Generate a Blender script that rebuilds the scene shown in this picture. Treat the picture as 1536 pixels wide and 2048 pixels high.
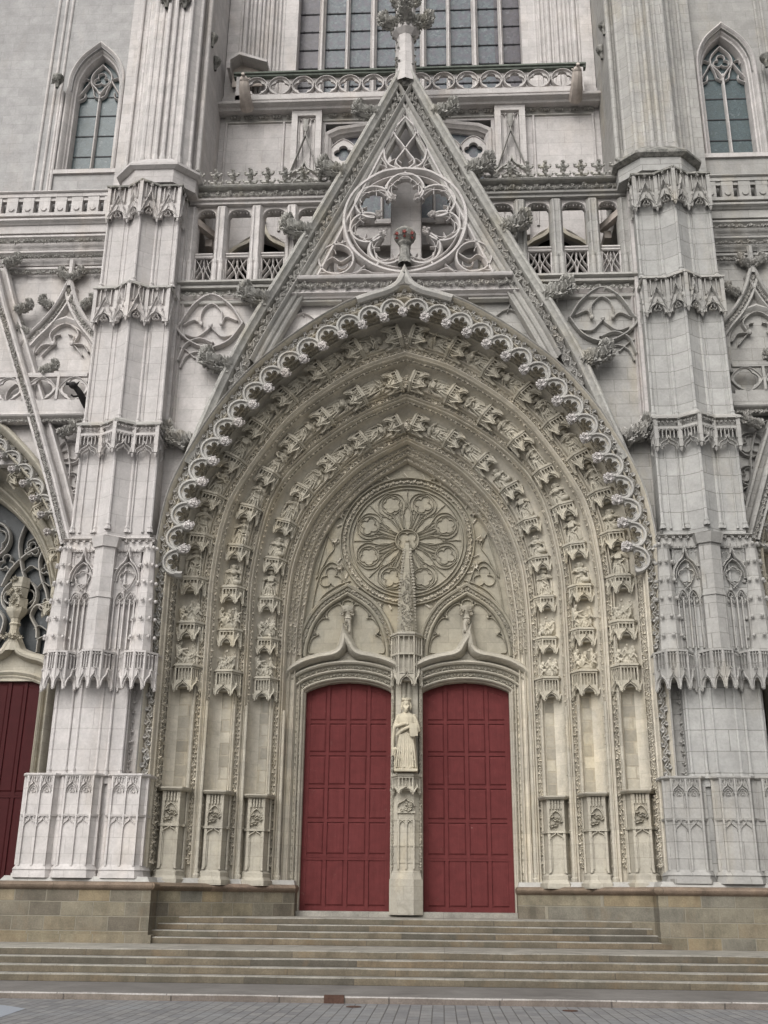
import bpy, math, random
import numpy as np
R = math.radians
S = bpy.context.scene
for o in list(bpy.data.objects): bpy.data.objects.remove(o)
PI = math.pi

# ---------------------------------------------------------------- camera
cd = bpy.data.cameras.new('camera'); cam = bpy.data.objects.new('camera', cd); S.collection.objects.link(cam)
S.camera = cam
YAW, PIT, ROL = R(3.1), R(20.1), R(.6)
f = np.array([-math.sin(YAW)*math.cos(PIT), math.cos(YAW)*math.cos(PIT), math.sin(PIT)])
r0 = np.array([math.cos(YAW), math.sin(YAW), 0]); u0 = np.cross(r0, f)
rr = r0*math.cos(ROL)+u0*math.sin(ROL); uu = -r0*math.sin(ROL)+u0*math.cos(ROL)
from mathutils import Matrix, Vector
cam.matrix_world = Matrix(((rr[0], uu[0], -f[0], .89), (rr[1], uu[1], -f[1], -25.4), (rr[2], uu[2], -f[2], 1.65), (0, 0, 0, 1)))
cd.sensor_fit = 'VERTICAL'; cd.sensor_height = 36; cd.lens = 36*2120/2048; cd.clip_end = 2000; cd.clip_start = .1

# ---------------------------------------------------------------- light (overcast daylight)
SUN_EL, SUN_AZ = 40, 202      # azimuth: where the light comes from, clockwise from +Y
w = bpy.data.worlds.new('World'); S.world = w; w.use_nodes = True
nt = w.node_tree; nt.nodes.clear()
sky = nt.nodes.new('ShaderNodeTexSky'); sky.sky_type = 'NISHITA'; sky.sun_disc = False
sky.sun_elevation = R(SUN_EL); sky.sun_rotation = R(SUN_AZ); sky.air_density = 1; sky.dust_density = 6; sky.ozone_density = 1
hs = nt.nodes.new('ShaderNodeHueSaturation'); hs.inputs['Saturation'].default_value = .16
bg = nt.nodes.new('ShaderNodeBackground'); bg.inputs['Strength'].default_value = .15
ow = nt.nodes.new('ShaderNodeOutputWorld')
nt.links.new(sky.outputs[0], hs.inputs['Color']); nt.links.new(hs.outputs[0], bg.inputs['Color']); nt.links.new(bg.outputs[0], ow.inputs[0])
sl = bpy.data.lights.new('sun', 'SUN'); sl.energy = 1.3; sl.angle = R(55); sl.color = (1, .975, .94)
so = bpy.data.objects.new('sun', sl); S.collection.objects.link(so)
az, el = R(SUN_AZ), R(SUN_EL)
sd = Vector((math.sin(az)*math.cos(el), math.cos(az)*math.cos(el), math.sin(el)))
so.rotation_euler = sd.to_track_quat('Z', 'Y').to_euler()
S.view_settings.view_transform = 'Standard'; S.view_settings.look = 'None'; S.view_settings.exposure = .1; S.view_settings.gamma = 1

# ---------------------------------------------------------------- materials
def newmat(name):
    m = bpy.data.materials.new(name); m.use_nodes = True
    n = m.node_tree.nodes; n.clear()
    out = n.new('ShaderNodeOutputMaterial'); b = n.new('ShaderNodeBsdfPrincipled')
    m.node_tree.links.new(b.outputs[0], out.inputs[0]); b.inputs['Roughness'].default_value = .9
    b.inputs['Specular IOR Level'].default_value = .25
    return m, m.node_tree, b
class NG:
    def __init__(s, t): s.t = t
    def n(s, typ, **kw):
        x = s.t.nodes.new(typ)
        for k, v in kw.items(): setattr(x, k, v)
        return x
    def l(s, a, b): s.t.links.new(a, b)
    def val(s, x, sock):
        if isinstance(x, (int, float)): sock.default_value = x
        elif isinstance(x, tuple): sock.default_value = x if len(x) == len(sock.default_value) else (*x, 1)
        else: s.l(x, sock)
    def mix(s, fac, a, b, mode='MIX'):
        m = s.n('ShaderNodeMix', data_type='RGBA', blend_type=mode); m.clamp_result = False
        s.val(fac, m.inputs[0]); s.val(a, m.inputs[6]); s.val(b, m.inputs[7]); return m.outputs[2]
    def math(s, op, a, b=0, c=0):
        m = s.n('ShaderNodeMath', operation=op); s.val(a, m.inputs[0]); s.val(b, m.inputs[1])
        if op in ('MULTIPLY_ADD',): s.val(c, m.inputs[2])
        return m.outputs[0]
    def ramp(s, x, lo, hi, a=0., b=1.):
        m = s.n('ShaderNodeMapRange'); m.clamp = True; s.val(x, m.inputs[0])
        m.inputs[1].default_value = lo; m.inputs[2].default_value = hi; m.inputs[3].default_value = a; m.inputs[4].default_value = b
        return m.outputs[0]
    def pos(s, sc=(1, 1, 1), rot=(0, 0, 0)):
        g = s.n('ShaderNodeNewGeometry'); mp = s.n('ShaderNodeMapping'); mp.inputs['Scale'].default_value = sc; mp.inputs['Rotation'].default_value = rot
        s.l(g.outputs['Position'], mp.inputs[0]); return mp.outputs[0]
    def noise(s, vec, scale, det=4, rough=.55, dist=0):
        x = s.n('ShaderNodeTexNoise'); x.inputs['Scale'].default_value = scale; x.inputs['Detail'].default_value = det
        x.inputs['Roughness'].default_value = rough; x.inputs['Distortion'].default_value = dist; s.l(vec, x.inputs['Vector']); return x.outputs[0]
    def wallvec(s, kx=1.0, ky=.83):
        g = s.n('ShaderNodeNewGeometry'); sp = s.n('ShaderNodeSeparateXYZ'); s.l(g.outputs['Position'], sp.inputs[0])
        a = s.math('MULTIPLY_ADD', sp.outputs[1], ky, s.math('MULTIPLY', sp.outputs[0], kx))
        c = s.n('ShaderNodeCombineXYZ'); s.l(a, c.inputs[0]); s.l(sp.outputs[2], c.inputs[1]); return c.outputs[0]
    def brick(s, vec, bw, bh, mort, smooth=.3, off=.5, bias=0, c1=(0, 0, 0), c2=(1, 1, 1)):
        x = s.n('ShaderNodeTexBrick'); s.l(vec, x.inputs['Vector'])
        x.inputs['Scale'].default_value = 1; x.inputs['Brick Width'].default_value = bw; x.inputs['Row Height'].default_value = bh
        x.inputs['Mortar Size'].default_value = mort; x.inputs['Mortar Smooth'].default_value = smooth; x.inputs['Bias'].default_value = bias
        x.inputs['Color1'].default_value = (*c1, 1); x.inputs['Color2'].default_value = (*c2, 1); x.offset = off
        return x.outputs['Color'], x.outputs['Fac']
    def bump(s, h, b, dist=.01, st=1.):
        x = s.n('ShaderNodeBump'); x.inputs['Distance'].default_value = dist; x.inputs['Strength'].default_value = st
        s.l(h, x.inputs['Height']); s.l(x.outputs[0], b.inputs['Normal'])

def stone(name, base, alt, warm, joints=.5, stain=.3, staincol=(.1, .1, .095), streak=.35, lichen=0., bw=.78, bh=.37, jw=.006, blockvar=.08, jointcol=.62, bumpd=.012):
    m, t, b = newmat(name); g = NG(t)
    p = g.pos()
    n1 = g.noise(p, .55, 5, .6); n2 = g.noise(p, 3.2, 6, .62); n3 = g.noise(p, 16, 5, .65)
    col = g.mix(g.ramp(n1, .38, .66), base, alt)
    col = g.mix(g.math('MULTIPLY', g.ramp(g.noise(g.pos((1.3, 1.3, .5)), .9, 4, .6), .54, .72), .7), col, warm)
    wv = g.wallvec()
    bc, bf = g.brick(wv, bw, bh, jw, .2, .5)
    bcn = g.n('ShaderNodeRGBToBW'); g.l(bc, bcn.inputs[0])
    v = g.ramp(bcn.outputs[0], 0, 1, 1-blockvar, 1+blockvar*.6)
    col = g.mix(1., col, g.mix(0, v, v), 'MULTIPLY')
    col = g.mix(1., col, (g.n('ShaderNodeCombineColor').outputs[0]) if False else g.ramp(n2, .3, .72, .86, 1.1), 'MULTIPLY')
    col = g.mix(1., col, g.ramp(n3, .3, .7, .9, 1.07), 'MULTIPLY')
    st = g.noise(g.pos((2.6, 2.6, .16)), 1.6, 5, .62)            # rain streaks: long and vertical
    st2 = g.noise(p, .8, 4, .6)
    sf = g.math('MULTIPLY', g.math('MULTIPLY', g.ramp(st, .5, .74), g.ramp(st2, .38, .62)), streak)
    col = g.mix(sf, col, (staincol[0]*1.7, staincol[1]*1.7, staincol[2]*1.7))
    pt = g.math('MULTIPLY', g.ramp(g.noise(p, 2.1, 7, .72, .6), .56, .7), stain)
    col = g.mix(pt, col, staincol)
    if lichen:
        lf = g.math('MULTIPLY', g.ramp(g.noise(p, 5.5, 6, .75, .4), .42, .6), lichen)
        col = g.mix(lf, col, (.055, .056, .05))
        lf2 = g.math('MULTIPLY', g.ramp(g.noise(p, 3.1, 5, .7), .6, .7), lichen*.5)
        col = g.mix(lf2, col, (.26, .24, .12))
    col = g.mix(g.math('MULTIPLY', bf, joints), col, g.mix(1., col, (jointcol, jointcol*.98, jointcol*.95), 'MULTIPLY'))
    g.l(col, b.inputs['Base Color'])
    h = g.math('ADD', g.math('MULTIPLY', n3, .7), g.math('MULTIPLY', n2, .6))
    h = g.math('SUBTRACT', h, g.math('MULTIPLY', bf, .5*joints))
    g.bump(h, b, bumpd, .8)
    return m

M = {}
M['white'] = stone('pale_limestone', (.515, .487, .47), (.46, .438, .425), (.50, .455, .415), joints=.45, stain=.14, streak=.3, staincol=(.2, .19, .175))
M['grey'] = stone('weathered_limestone', (.40, .388, .362), (.33, .32, .302), (.41, .37, .31), joints=.4, stain=.32, streak=.4, staincol=(.13, .125, .115))
M['whiteR'] = stone('pale_limestone_darker', (.355, .345, .325), (.305, .298, .284), (.365, .335, .28), joints=.85, stain=.24, streak=.38, staincol=(.17, .165, .15))
M['panelR'] = stone('smooth_limestone_darker', (.355, .35, .335), (.315, .312, .3), (.36, .34, .3), joints=.95, stain=.16, streak=.28, staincol=(.2, .195, .18), bw=1.05, bh=.5, jw=.009, blockvar=.08)
M['crocket'] = stone('crocket_limestone', (.43, .42, .39), (.35, .34, .32), (.4, .37, .3), joints=0, stain=.2, streak=.15, lichen=.28, staincol=(.1, .1, .09))
M['dark'] = stone('lichened_limestone', (.31, .30, .275), (.22, .215, .2), (.33, .3, .24), joints=.2, stain=.5, streak=.4, lichen=.75, staincol=(.09, .09, .085))
M['beige'] = stone('portal_limestone', (.54, .497, .412), (.465, .432, .368), (.555, .49, .37), joints=.3, stain=.28, streak=.32, staincol=(.19, .175, .14), bw=.62, bh=.33)
M['blocks'] = stone('coursed_limestone', (.40, .365, .295), (.32, .30, .255), (.43, .375, .27), joints=1., stain=.35, streak=.2, staincol=(.17, .155, .125), bw=.5, bh=.3, jw=.02, blockvar=.35, jointcol=1.45)
M['panel'] = stone('smooth_limestone', (.475, .451, .438), (.435, .413, .402), (.465, .428, .40), joints=.5, stain=.1, streak=.2, staincol=(.24, .225, .21), bw=1.05, bh=.5, jw=.008, blockvar=.05)
M['jamb'] = stone('jamb_limestone', (.405, .375, .31), (.35, .328, .28), (.42, .37, .28), joints=.35, stain=.32, streak=.35, staincol=(.17, .155, .125), bw=.62, bh=.33)  # portal stone, colour darkened to offset the stronger light low down
M['figure'] = stone('weathered_figure_stone', (.44, .405, .33), (.36, .338, .285), (.45, .395, .29), joints=0, stain=.45, streak=.4, staincol=(.14, .125, .1))
M['tymp'] = stone('tympanum_limestone', (.32, .293, .232), (.275, .258, .212), (.36, .31, .215), joints=.4, stain=.35, streak=.35, staincol=(.15, .14, .11), bw=.7, bh=.4)
M['tower'] = stone('tower_limestone', (.36, .352, .345), (.315, .308, .303), (.36, .335, .315), joints=.3, stain=.15, streak=.3, staincol=(.19, .18, .17))
M['towerR'] = stone('tower_limestone_darker', (.32, .312, .295), (.28, .272, .26), (.33, .305, .265), joints=.35, stain=.2, streak=.4, staincol=(.15, .145, .13))
M['statue'] = stone('statue_stone', (.50, .45, .34), (.44, .40, .315), (.52, .455, .325), joints=0, stain=.25, streak=.2, staincol=(.2, .18, .13), bumpd=.006)

def granite(name, pal, bw, bh, mort, jc, axis='wall', bumpd=.02, stainz=.4, off=.5):
    m, t, b = newmat(name); g = NG(t); p = g.pos()
    if axis == 'wall': v = g.wallvec()
    elif axis == 'x':   # long slabs laid along x
        gg = g.n('ShaderNodeNewGeometry'); sp = g.n('ShaderNodeSeparateXYZ'); g.l(gg.outputs['Position'], sp.inputs[0])
        c = g.n('ShaderNodeCombineXYZ'); g.l(sp.outputs[0], c.inputs[0])
        a = g.math('MULTIPLY_ADD', sp.outputs[2], 1., -.1195); g.l(g.math('ADD', a, 0.), c.inputs[1]); v = c.outputs[0]
    bc, bf = g.brick(v, bw, bh, mort, .4, off)
    wv = g.n('ShaderNodeTexWhiteNoise', noise_dimensions='3D')
    g.l(bc, wv.inputs[0])
    bcb = g.n('ShaderNodeRGBToBW'); g.l(bc, bcb.inputs[0]); x = bcb.outputs[0]
    cr = g.n('ShaderNodeValToRGB'); el_ = cr.color_ramp.elements
    el_[0].position = 0; el_[0].color = (*pal[0], 1); el_[1].position = 1; el_[1].color = (*pal[-1], 1)
    for i, c_ in enumerate(pal[1:-1]):
        e = el_.new((i+1)/(len(pal)-1)); e.color = (*c_, 1)
    g.l(x, cr.inputs[0]); col = cr.outputs[0]
    n2 = g.noise(p, 2.3, 6, .65); n3 = g.noise(p, 30, 4, .7); n1 = g.noise(p, .7, 4, .6)
    col = g.mix(1., col, g.ramp(n2, .3, .7, .7, 1.25), 'MULTIPLY')
    col = g.mix(1., col, g.ramp(n3, .3, .7, .8, 1.2), 'MULTIPLY')
    col = g.mix(g.math('MULTIPLY', g.ramp(g.noise(g.pos((1, 1, .5)), 1.7, 6, .7, .5), .5, .68), stainz), col, (.055, .053, .04))
    col = g.mix(g.math('MULTIPLY', g.ramp(g.noise(g.pos((1.2, 1, .6)), 1.1, 5, .7, .3), .55, .7), stainz*.8), col, (.16, .11, .06))
    col = g.mix(g.math('MULTIPLY', bf, .75), col, jc)
    g.l(col, b.inputs['Base Color'])
    g.bump(g.math('SUBTRACT', g.math('ADD', g.math('MULTIPLY', n3, .35), g.math('MULTIPLY', n2, .8)), g.math('MULTIPLY', bf, .8)), b, bumpd, .8)
    b.inputs['Roughness'].default_value = .82
    return m
M['granite'] = granite('granite_blocks', [(.125, .108, .078), (.19, .165, .115), (.15, .14, .115), (.205, .165, .105), (.165, .15, .115), (.115, .1, .078), (.185, .165, .125)], .74, .31, .013, (.24, .22, .175))
M['ledge'] = granite('ledge_granite', [(.17, .13, .095), (.21, .155, .12), (.15, .115, .085)], 2.3, 5, .01, (.1, .08, .06), stainz=.4)
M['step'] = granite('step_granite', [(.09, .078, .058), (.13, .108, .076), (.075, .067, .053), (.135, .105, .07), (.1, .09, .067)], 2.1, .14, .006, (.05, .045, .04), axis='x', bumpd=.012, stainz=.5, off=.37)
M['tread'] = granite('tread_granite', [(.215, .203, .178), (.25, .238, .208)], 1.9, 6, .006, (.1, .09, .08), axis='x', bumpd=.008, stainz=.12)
M['pave'] = granite('sidewalk_granite', [(.30, .283, .265), (.33, .31, .292), (.285, .272, .26)], 1.9, 6, .01, (.09, .085, .08), axis='x', bumpd=.008, stainz=.1)
M['kerb'] = granite('kerb_granite', [(.125, .105, .092), (.15, .128, .108)], 1.86, 6, .016, (.05, .045, .04), axis='x', bumpd=.01, stainz=.15)

m, t, b = newmat('paving_setts'); g = NG(t)
mp = g.pos((1, 1, 1), (0, 0, PI/2))
bc, bf = g.brick(mp, .42, .185, .009, .4, .5)
bw_ = g.n('ShaderNodeRGBToBW'); g.l(bc, bw_.inputs[0])
col = g.mix(bw_.outputs[0], (.155, .155, .16), (.21, .207, .203))
col = g.mix(1., col, g.ramp(g.noise(g.pos(), 6, 6, .7), .3, .7, .82, 1.15), 'MULTIPLY')
col = g.mix(g.ramp(g.noise(g.pos(), .8, 4), .5, .7), col, (.2, .205, .21))
col = g.mix(g.math('MULTIPLY', bf, .8), col, (.085, .08, .075))
g.l(col, b.inputs['Base Color']); g.bump(g.math('SUBTRACT', g.noise(g.pos(), 9, 4), bf), b, .012); b.inputs['Roughness'].default_value = .8
M['setts'] = m
m, t, b = newmat('asphalt'); g = NG(t)
g.l(g.mix(g.noise(g.pos(), 40, 5, .7), (.2, .22, .25), (.3, .32, .35)), b.inputs['Base Color']); M['asphalt'] = m

def plain(name, c, rough=.7, var=.15, scale=6, metal=0, bumpd=0, streakc=None):
    m, t, b = newmat(name); g = NG(t)
    b.inputs['Specular IOR Level'].default_value = .12
    col = g.mix(1., c, g.ramp(g.noise(g.pos(), scale, 5, .6), .3, .7, 1-var, 1+var), 'MULTIPLY')
    if streakc:
        col = g.mix(g.math('MULTIPLY', g.ramp(g.noise(g.pos((4, 4, .25)), 2., 6, .65), .48, .75), .45), col, streakc)
        col = g.mix(g.math('MULTIPLY', g.ramp(g.noise(g.pos(), .9, 5, .6), .4, .7), .35), col, (c[0]*.72, c[1]*.7, c[2]*.7)); col = g.mix(g.math('MULTIPLY', g.ramp(g.noise(g.pos((14, 14, .6)), 2., 5, .6), .45, .7), .3), col, (c[0]*.7, c[1]*.65, c[2]*.65)); col = g.mix(g.math('MULTIPLY', g.ramp(g.noise(g.pos((1, 1, 1)), 7, 6, .75), .62, .7), .35), col, (.16, .1, .085))
    g.l(col, b.inputs['Base Color']); b.inputs['Roughness'].default_value = rough; b.inputs['Metallic'].default_value = metal
    if bumpd: g.bump(g.noise(g.pos((3, 3, .3)), 12, 5, .6), b, bumpd)
    return m
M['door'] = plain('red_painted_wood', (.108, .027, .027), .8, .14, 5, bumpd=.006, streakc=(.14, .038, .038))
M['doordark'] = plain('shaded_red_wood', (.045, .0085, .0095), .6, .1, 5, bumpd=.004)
M['iron'] = plain('rusty_iron', (.07, .04, .03), .7, .3, 20)
M['lead'] = plain('lead_bars', (.045, .045, .048), .6)
M['copper'] = plain('coping_grey', (.13, .145, .125), .8, .3, 5)
M['black'] = plain('black_stone', (.03, .028, .028), .7)
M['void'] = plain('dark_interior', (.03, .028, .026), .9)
M['redpaint'] = plain('red_paint', (.22, .07, .062), .8)
M['gargoyle'] = plain('gargoyle_stone', (.44, .39, .35), .9, .2, 4)
M['white_spot'] = plain('white_droppings', (.7, .68, .64), .9)

def glassmat(name, a, c, d, sc=1.):
    m, t, b = newmat(name); g = NG(t)
    gg = g.n('ShaderNodeNewGeometry'); sp = g.n('ShaderNodeSeparateXYZ'); g.l(gg.outputs['Position'], sp.inputs[0])
    cb = g.n('ShaderNodeCombineXYZ'); g.l(sp.outputs[0], cb.inputs[0]); g.l(sp.outputs[2], cb.inputs[1])
    vo = g.n('ShaderNodeTexVoronoi', feature='F1', distance='CHEBYCHEV'); vo.inputs['Scale'].default_value = 11*sc; g.l(cb.outputs[0], vo.inputs['Vector'])
    x = g.n('ShaderNodeRGBToBW'); g.l(vo.outputs['Color'], x.inputs[0])
    col = g.mix(x.outputs[0], a, c)
    col = g.mix(g.ramp(g.noise(cb.outputs[0], 4, 4), .45, .65), col, d)
    vo2 = g.n('ShaderNodeTexVoronoi', feature='F1', distance='CHEBYCHEV'); vo2.inputs['Scale'].default_value = 9*sc; g.l(cb.outputs[0], vo2.inputs['Vector'])
    y = g.n('ShaderNodeRGBToBW'); g.l(vo2.outputs['Color'], y.inputs[0])
    col = g.mix(g.math('MULTIPLY', g.ramp(y.outputs[0], .88, .9), .25), col, (.25, .28, .3))
    ed = g.n('ShaderNodeTexVoronoi', feature='DISTANCE_TO_EDGE'); ed.inputs['Scale'].default_value = 11*sc; g.l(cb.outputs[0], ed.inputs['Vector'])
    col = g.mix(g.math('MULTIPLY', g.ramp(ed.outputs[0], .06, .02), .55), col, (.035, .037, .04))
    g.l(col, b.inputs['Base Color']); b.inputs['Roughness'].default_value = .38; b.inputs['Specular IOR Level'].default_value = .35
    g.bump(g.math('ADD', x.outputs[0], g.noise(cb.outputs[0], 7, 3)), b, .004, .8)
    return m
M['glass'] = glassmat('leaded_glass', (.035, .045, .062), (.10, .13, .135), (.07, .065, .085))
M['glass2'] = glassmat('purple_leaded_glass', (.04, .036, .047), (.085, .075, .09), (.05, .043, .047))
M['glassdark'] = glassmat('dark_leaded_glass', (.018, .022, .024), (.035, .042, .045), (.02, .026, .028), 1.2)
M['teal'] = glassmat('teal_leaded_glass', (.04, .062, .068), (.075, .105, .112), (.055, .078, .08), 1.6)

# ---------------------------------------------------------------- mesh builder
def rot(ax, a):
    c, s = math.cos(a), math.sin(a); m = np.eye(4)
    if ax == 'x': m[1:3, 1:3] = [[c, -s], [s, c]]
    elif ax == 'z': m[:2, :2] = [[c, -s], [s, c]]
    else: m[0, 0] = c; m[0, 2] = s; m[2, 0] = -s; m[2, 2] = c
    return m
def tr(x, y, z): m = np.eye(4); m[:3, 3] = (x, y, z); return m
def sc(x, y=None, z=None): return np.diag([x, x if y is None else y, x if z is None else z, 1.])
class MB:
    def __init__(s): s.v = []; s.f = []; s.n = 0; s.M = np.eye(4)
    def add(s, v, f):
        v = np.asarray(v, float).reshape(-1, 3); v = v@s.M[:3, :3].T+s.M[:3, 3]
        n = s.n; s.v.append(v); s.n += len(v); s.f += [tuple(i+n for i in q) for q in f]
    def at(s, m): o = MB.__new__(MB); o.__dict__ = s.__dict__; return s
    def grid(s, P, cu=False, cv=False):   # P [nu][nv][3]
        P = np.asarray(P, float); nu, nv = P.shape[:2]; F = []
        for i in range(nu if cu else nu-1):
            for j in range(nv if cv else nv-1):
                a, b_ = i, (i+1) % nu; c, d = j, (j+1) % nv
                F.append((a*nv+c, b_*nv+c, b_*nv+d, a*nv+d))
        s.add(P.reshape(-1, 3), F)
    def box(s, x0, x1, y0, y1, z0, z1):
        v = [(x, y, z) for x in (x0, x1) for y in (y0, y1) for z in (z0, z1)]
        s.add(v, [(0, 1, 3, 2), (4, 6, 7, 5), (0, 4, 5, 1), (2, 3, 7, 6), (0, 2, 6, 4), (1, 5, 7, 3)])
    def prism(s, poly, y0, y1):           # poly in x,z
        n = len(poly); v = [(x, y0, z) for x, z in poly]+[(x, y1, z) for x, z in poly]
        s.add(v, [tuple(range(n)), tuple(range(2*n-1, n-1, -1))]+[(i, i+n, (i+1) % n+n, (i+1) % n) for i in range(n)])
    def plan(s, poly, z0, z1, poly2=None, caps=True):   # poly in x,y
        n = len(poly); p2 = poly2 or poly
        v = [(x, y, z0) for x, y in poly]+[(x, y, z1) for x, y in p2]
        F = [(i, (i+1) % n, (i+1) % n+n, i+n) for i in range(n)]
        if caps: F += [tuple(range(n-1, -1, -1)), tuple(range(n, 2*n))]
        s.add(v, F)
    def lathe(s, cx, cy, prof, n=12, a0=0, a1=2*PI):
        full = abs(a1-a0-2*PI) < 1e-6; k = n if full else n+1
        P = [[(cx+r*math.cos(a0+(a1-a0)*i/n), cy+r*math.sin(a0+(a1-a0)*i/n), z) for r, z in prof] for i in range(k)]
        s.grid(P, cu=full)
    def tube(s, path, r, n=6, closed=False, sq=1., taper=None):
        p = np.asarray(path, float); m = len(p)
        T = np.roll(p, -1, 0)-np.roll(p, 1, 0)
        if not closed: T[0] = p[1]-p[0]; T[-1] = p[-1]-p[-2]
        T /= np.linalg.norm(T, axis=1)[:, None]+1e-9
        up = np.array([0, 1., 0]); P = []
        for i in range(m):
            a = np.cross(T[i], up)
            if np.linalg.norm(a) < .05: a = np.cross(T[i], [1., 0, 0])
            a /= np.linalg.norm(a); b_ = np.cross(a, T[i]); ri = r*(taper[i] if taper is not None else 1)
            P.append([p[i]+a*math.cos(2*PI*k/n)*ri+b_*math.sin(2*PI*k/n)*ri*sq for k in range(n)])
        s.grid(P, cu=closed, cv=True)
        if not closed: s.add(P[0], [tuple(range(n))]); s.add(P[-1], [tuple(range(n))])
    def sweep(s, path, prof, closed=False, side=1):  # path x,z ; prof (n offset, y); mitred
        p = np.asarray(path, float); m = len(p)
        d = np.diff(p, axis=0); 
        if closed: d = np.vstack([d, p[0]-p[-1]])
        d /= np.linalg.norm(d, axis=1)[:, None]+1e-9
        nn = np.stack([-d[:, 1], d[:, 0]], 1)*side
        P = []
        for i in range(m):
            if closed: a, b_ = nn[i-1], nn[i]
            else: a, b_ = nn[max(i-1, 0)], nn[min(i, m-2)]
            q = a+b_; q /= np.linalg.norm(q)+1e-9; k = 1/max(q.dot(a), .35)
            P.append([(p[i][0]+q[0]*k*o, y, p[i][1]+q[1]*k*o) for o, y in prof])
        s.grid(P, cu=closed)
    def bar(s, path, w, y0, d, closed=False, e=.3):   # moulded stone bar, front at y0, depth d
        s.sweep(path, [(-w/2, y0+d), (-w/2, y0+d*.45), (-w*e*.5, y0), (w*e*.5, y0), (w/2, y0+d*.45), (w/2, y0+d)], closed)
    def ring(s, outer, inner, y0, y1):    # plate between two closed outlines of the same count
        n = len(outer)
        P = [[(o[0], y1, o[1]), (o[0], y0, o[1]), (q[0], y0, q[1]), (q[0], y1, q[1])] for o, q in zip(outer, inner)]
        s.grid(P, cu=True, cv=True)
    def strip(s, lower, upper, y0, y1):   # plate between two open outlines of same count
        lower, upper = list(lower), list(upper)
        if abs(upper[0][0]) > abs(lower[0][0])+.01 and upper[0][1] > lower[0][1]: lower = [(upper[0][0], lower[0][1])]+lower+[(upper[-1][0], lower[-1][1])]; upper = [upper[0]]+upper+[upper[-1]]
        P = [[(o[0], y1, o[1]), (o[0], y0, o[1]), (q[0], y0, q[1]), (q[0], y1, q[1])] for o, q in zip(lower, upper)]
        s.grid(P, cv=True); s.add(P[0], [(0, 1, 2, 3)]); s.add(P[-1], [(0, 1, 2, 3)])
    def ball(s, c, r, n=8, m=6):
        r = np.broadcast_to(np.asarray(r, float), 3)
        P = [[(c[0]+r[0]*math.cos(2*PI*i/n)*math.sin(PI*j/m), c[1]+r[1]*math.sin(2*PI*i/n)*math.sin(PI*j/m), c[2]+r[2]*math.cos(PI*j/m)) for j in range(m+1)] for i in range(n)]
        s.grid(P, cu=True)
    def leaf(s, p, size, t=(1, 0, 0), n=(0, -1, 0), rng=random, k=10, h=.45):
        p, t, n = (np.asarray(a, float) for a in (p, t, n)); t = t/np.linalg.norm(t); b_ = np.cross(n, t); b_ /= np.linalg.norm(b_)+1e-9
        ph = rng.random()*6; V = [p+n*size*h*.35]
        for i in range(k):
            a = ph+2*PI*i/k; V.append(p+(t*math.cos(a)+b_*math.sin(a))*size*.24+n*size*h*(.7+.5*rng.random()))
        for i in range(k):
            a = ph+2*PI*i/k; q = size*(.56 if i % 2 else .24)*(.8+.4*rng.random())
            V.append(p+(t*math.cos(a)+b_*math.sin(a))*q+n*size*h*(rng.random()*.7-.25))
        F = [(0, 1+i, 1+(i+1) % k) for i in range(k)]+[(1+i, 1+k+i, 1+k+(i+1) % k, 1+(i+1) % k) for i in range(k)]
        s.add(V, F)
    def mirror(s):
        o = MB(); o.v = [v*np.array([-1, 1, 1]) for v in s.v]; o.f = [tuple(reversed(q)) for q in s.f]; o.n = s.n; return o
    def mesh(s, name, mat, smooth=35):
        me = bpy.data.meshes.new(name); me.from_pydata(np.concatenate(s.v).tolist(), [], s.f); me.update()
        if smooth: me.shade_smooth(); me.set_sharp_from_angle(angle=R(smooth))
        me.materials.append(mat if not isinstance(mat, str) else M[mat]); return me

COL = S.collection
def link(name, me, parent=None, mw=None):
    o = bpy.data.objects.new(name, me); COL.objects.link(o)
    if parent: o.parent = parent
    if mw is not None: o.matrix_local = Matrix(np.asarray(mw).tolist())
    return o
def part(name, mb, mat, parent=None, smooth=35, label=None, kind=None):
    o = link(name, mb.mesh(name, mat, smooth), parent)
    if label: o['label'] = label
    if kind: o['kind'] = kind
    return o
RM = {'tower': 'towerR', 'white': 'whiteR', 'panel': 'panelR'}     # right hand parts take a darker tone of the same stone
def both(name, mb, mat, parent, smooth=35):
    return part(name, mb, RM.get(mat, mat) if name not in ('rear_wall', 'panel_frame', 'upper_wall', 'window_jamb') else mat, parent, smooth), part(name, mb.mirror(), mat, parent, smooth)
def tag(o, label, cat, group=None):
    o['label'] = label; o['category'] = cat
    if group: o['group'] = group
    return o

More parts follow.
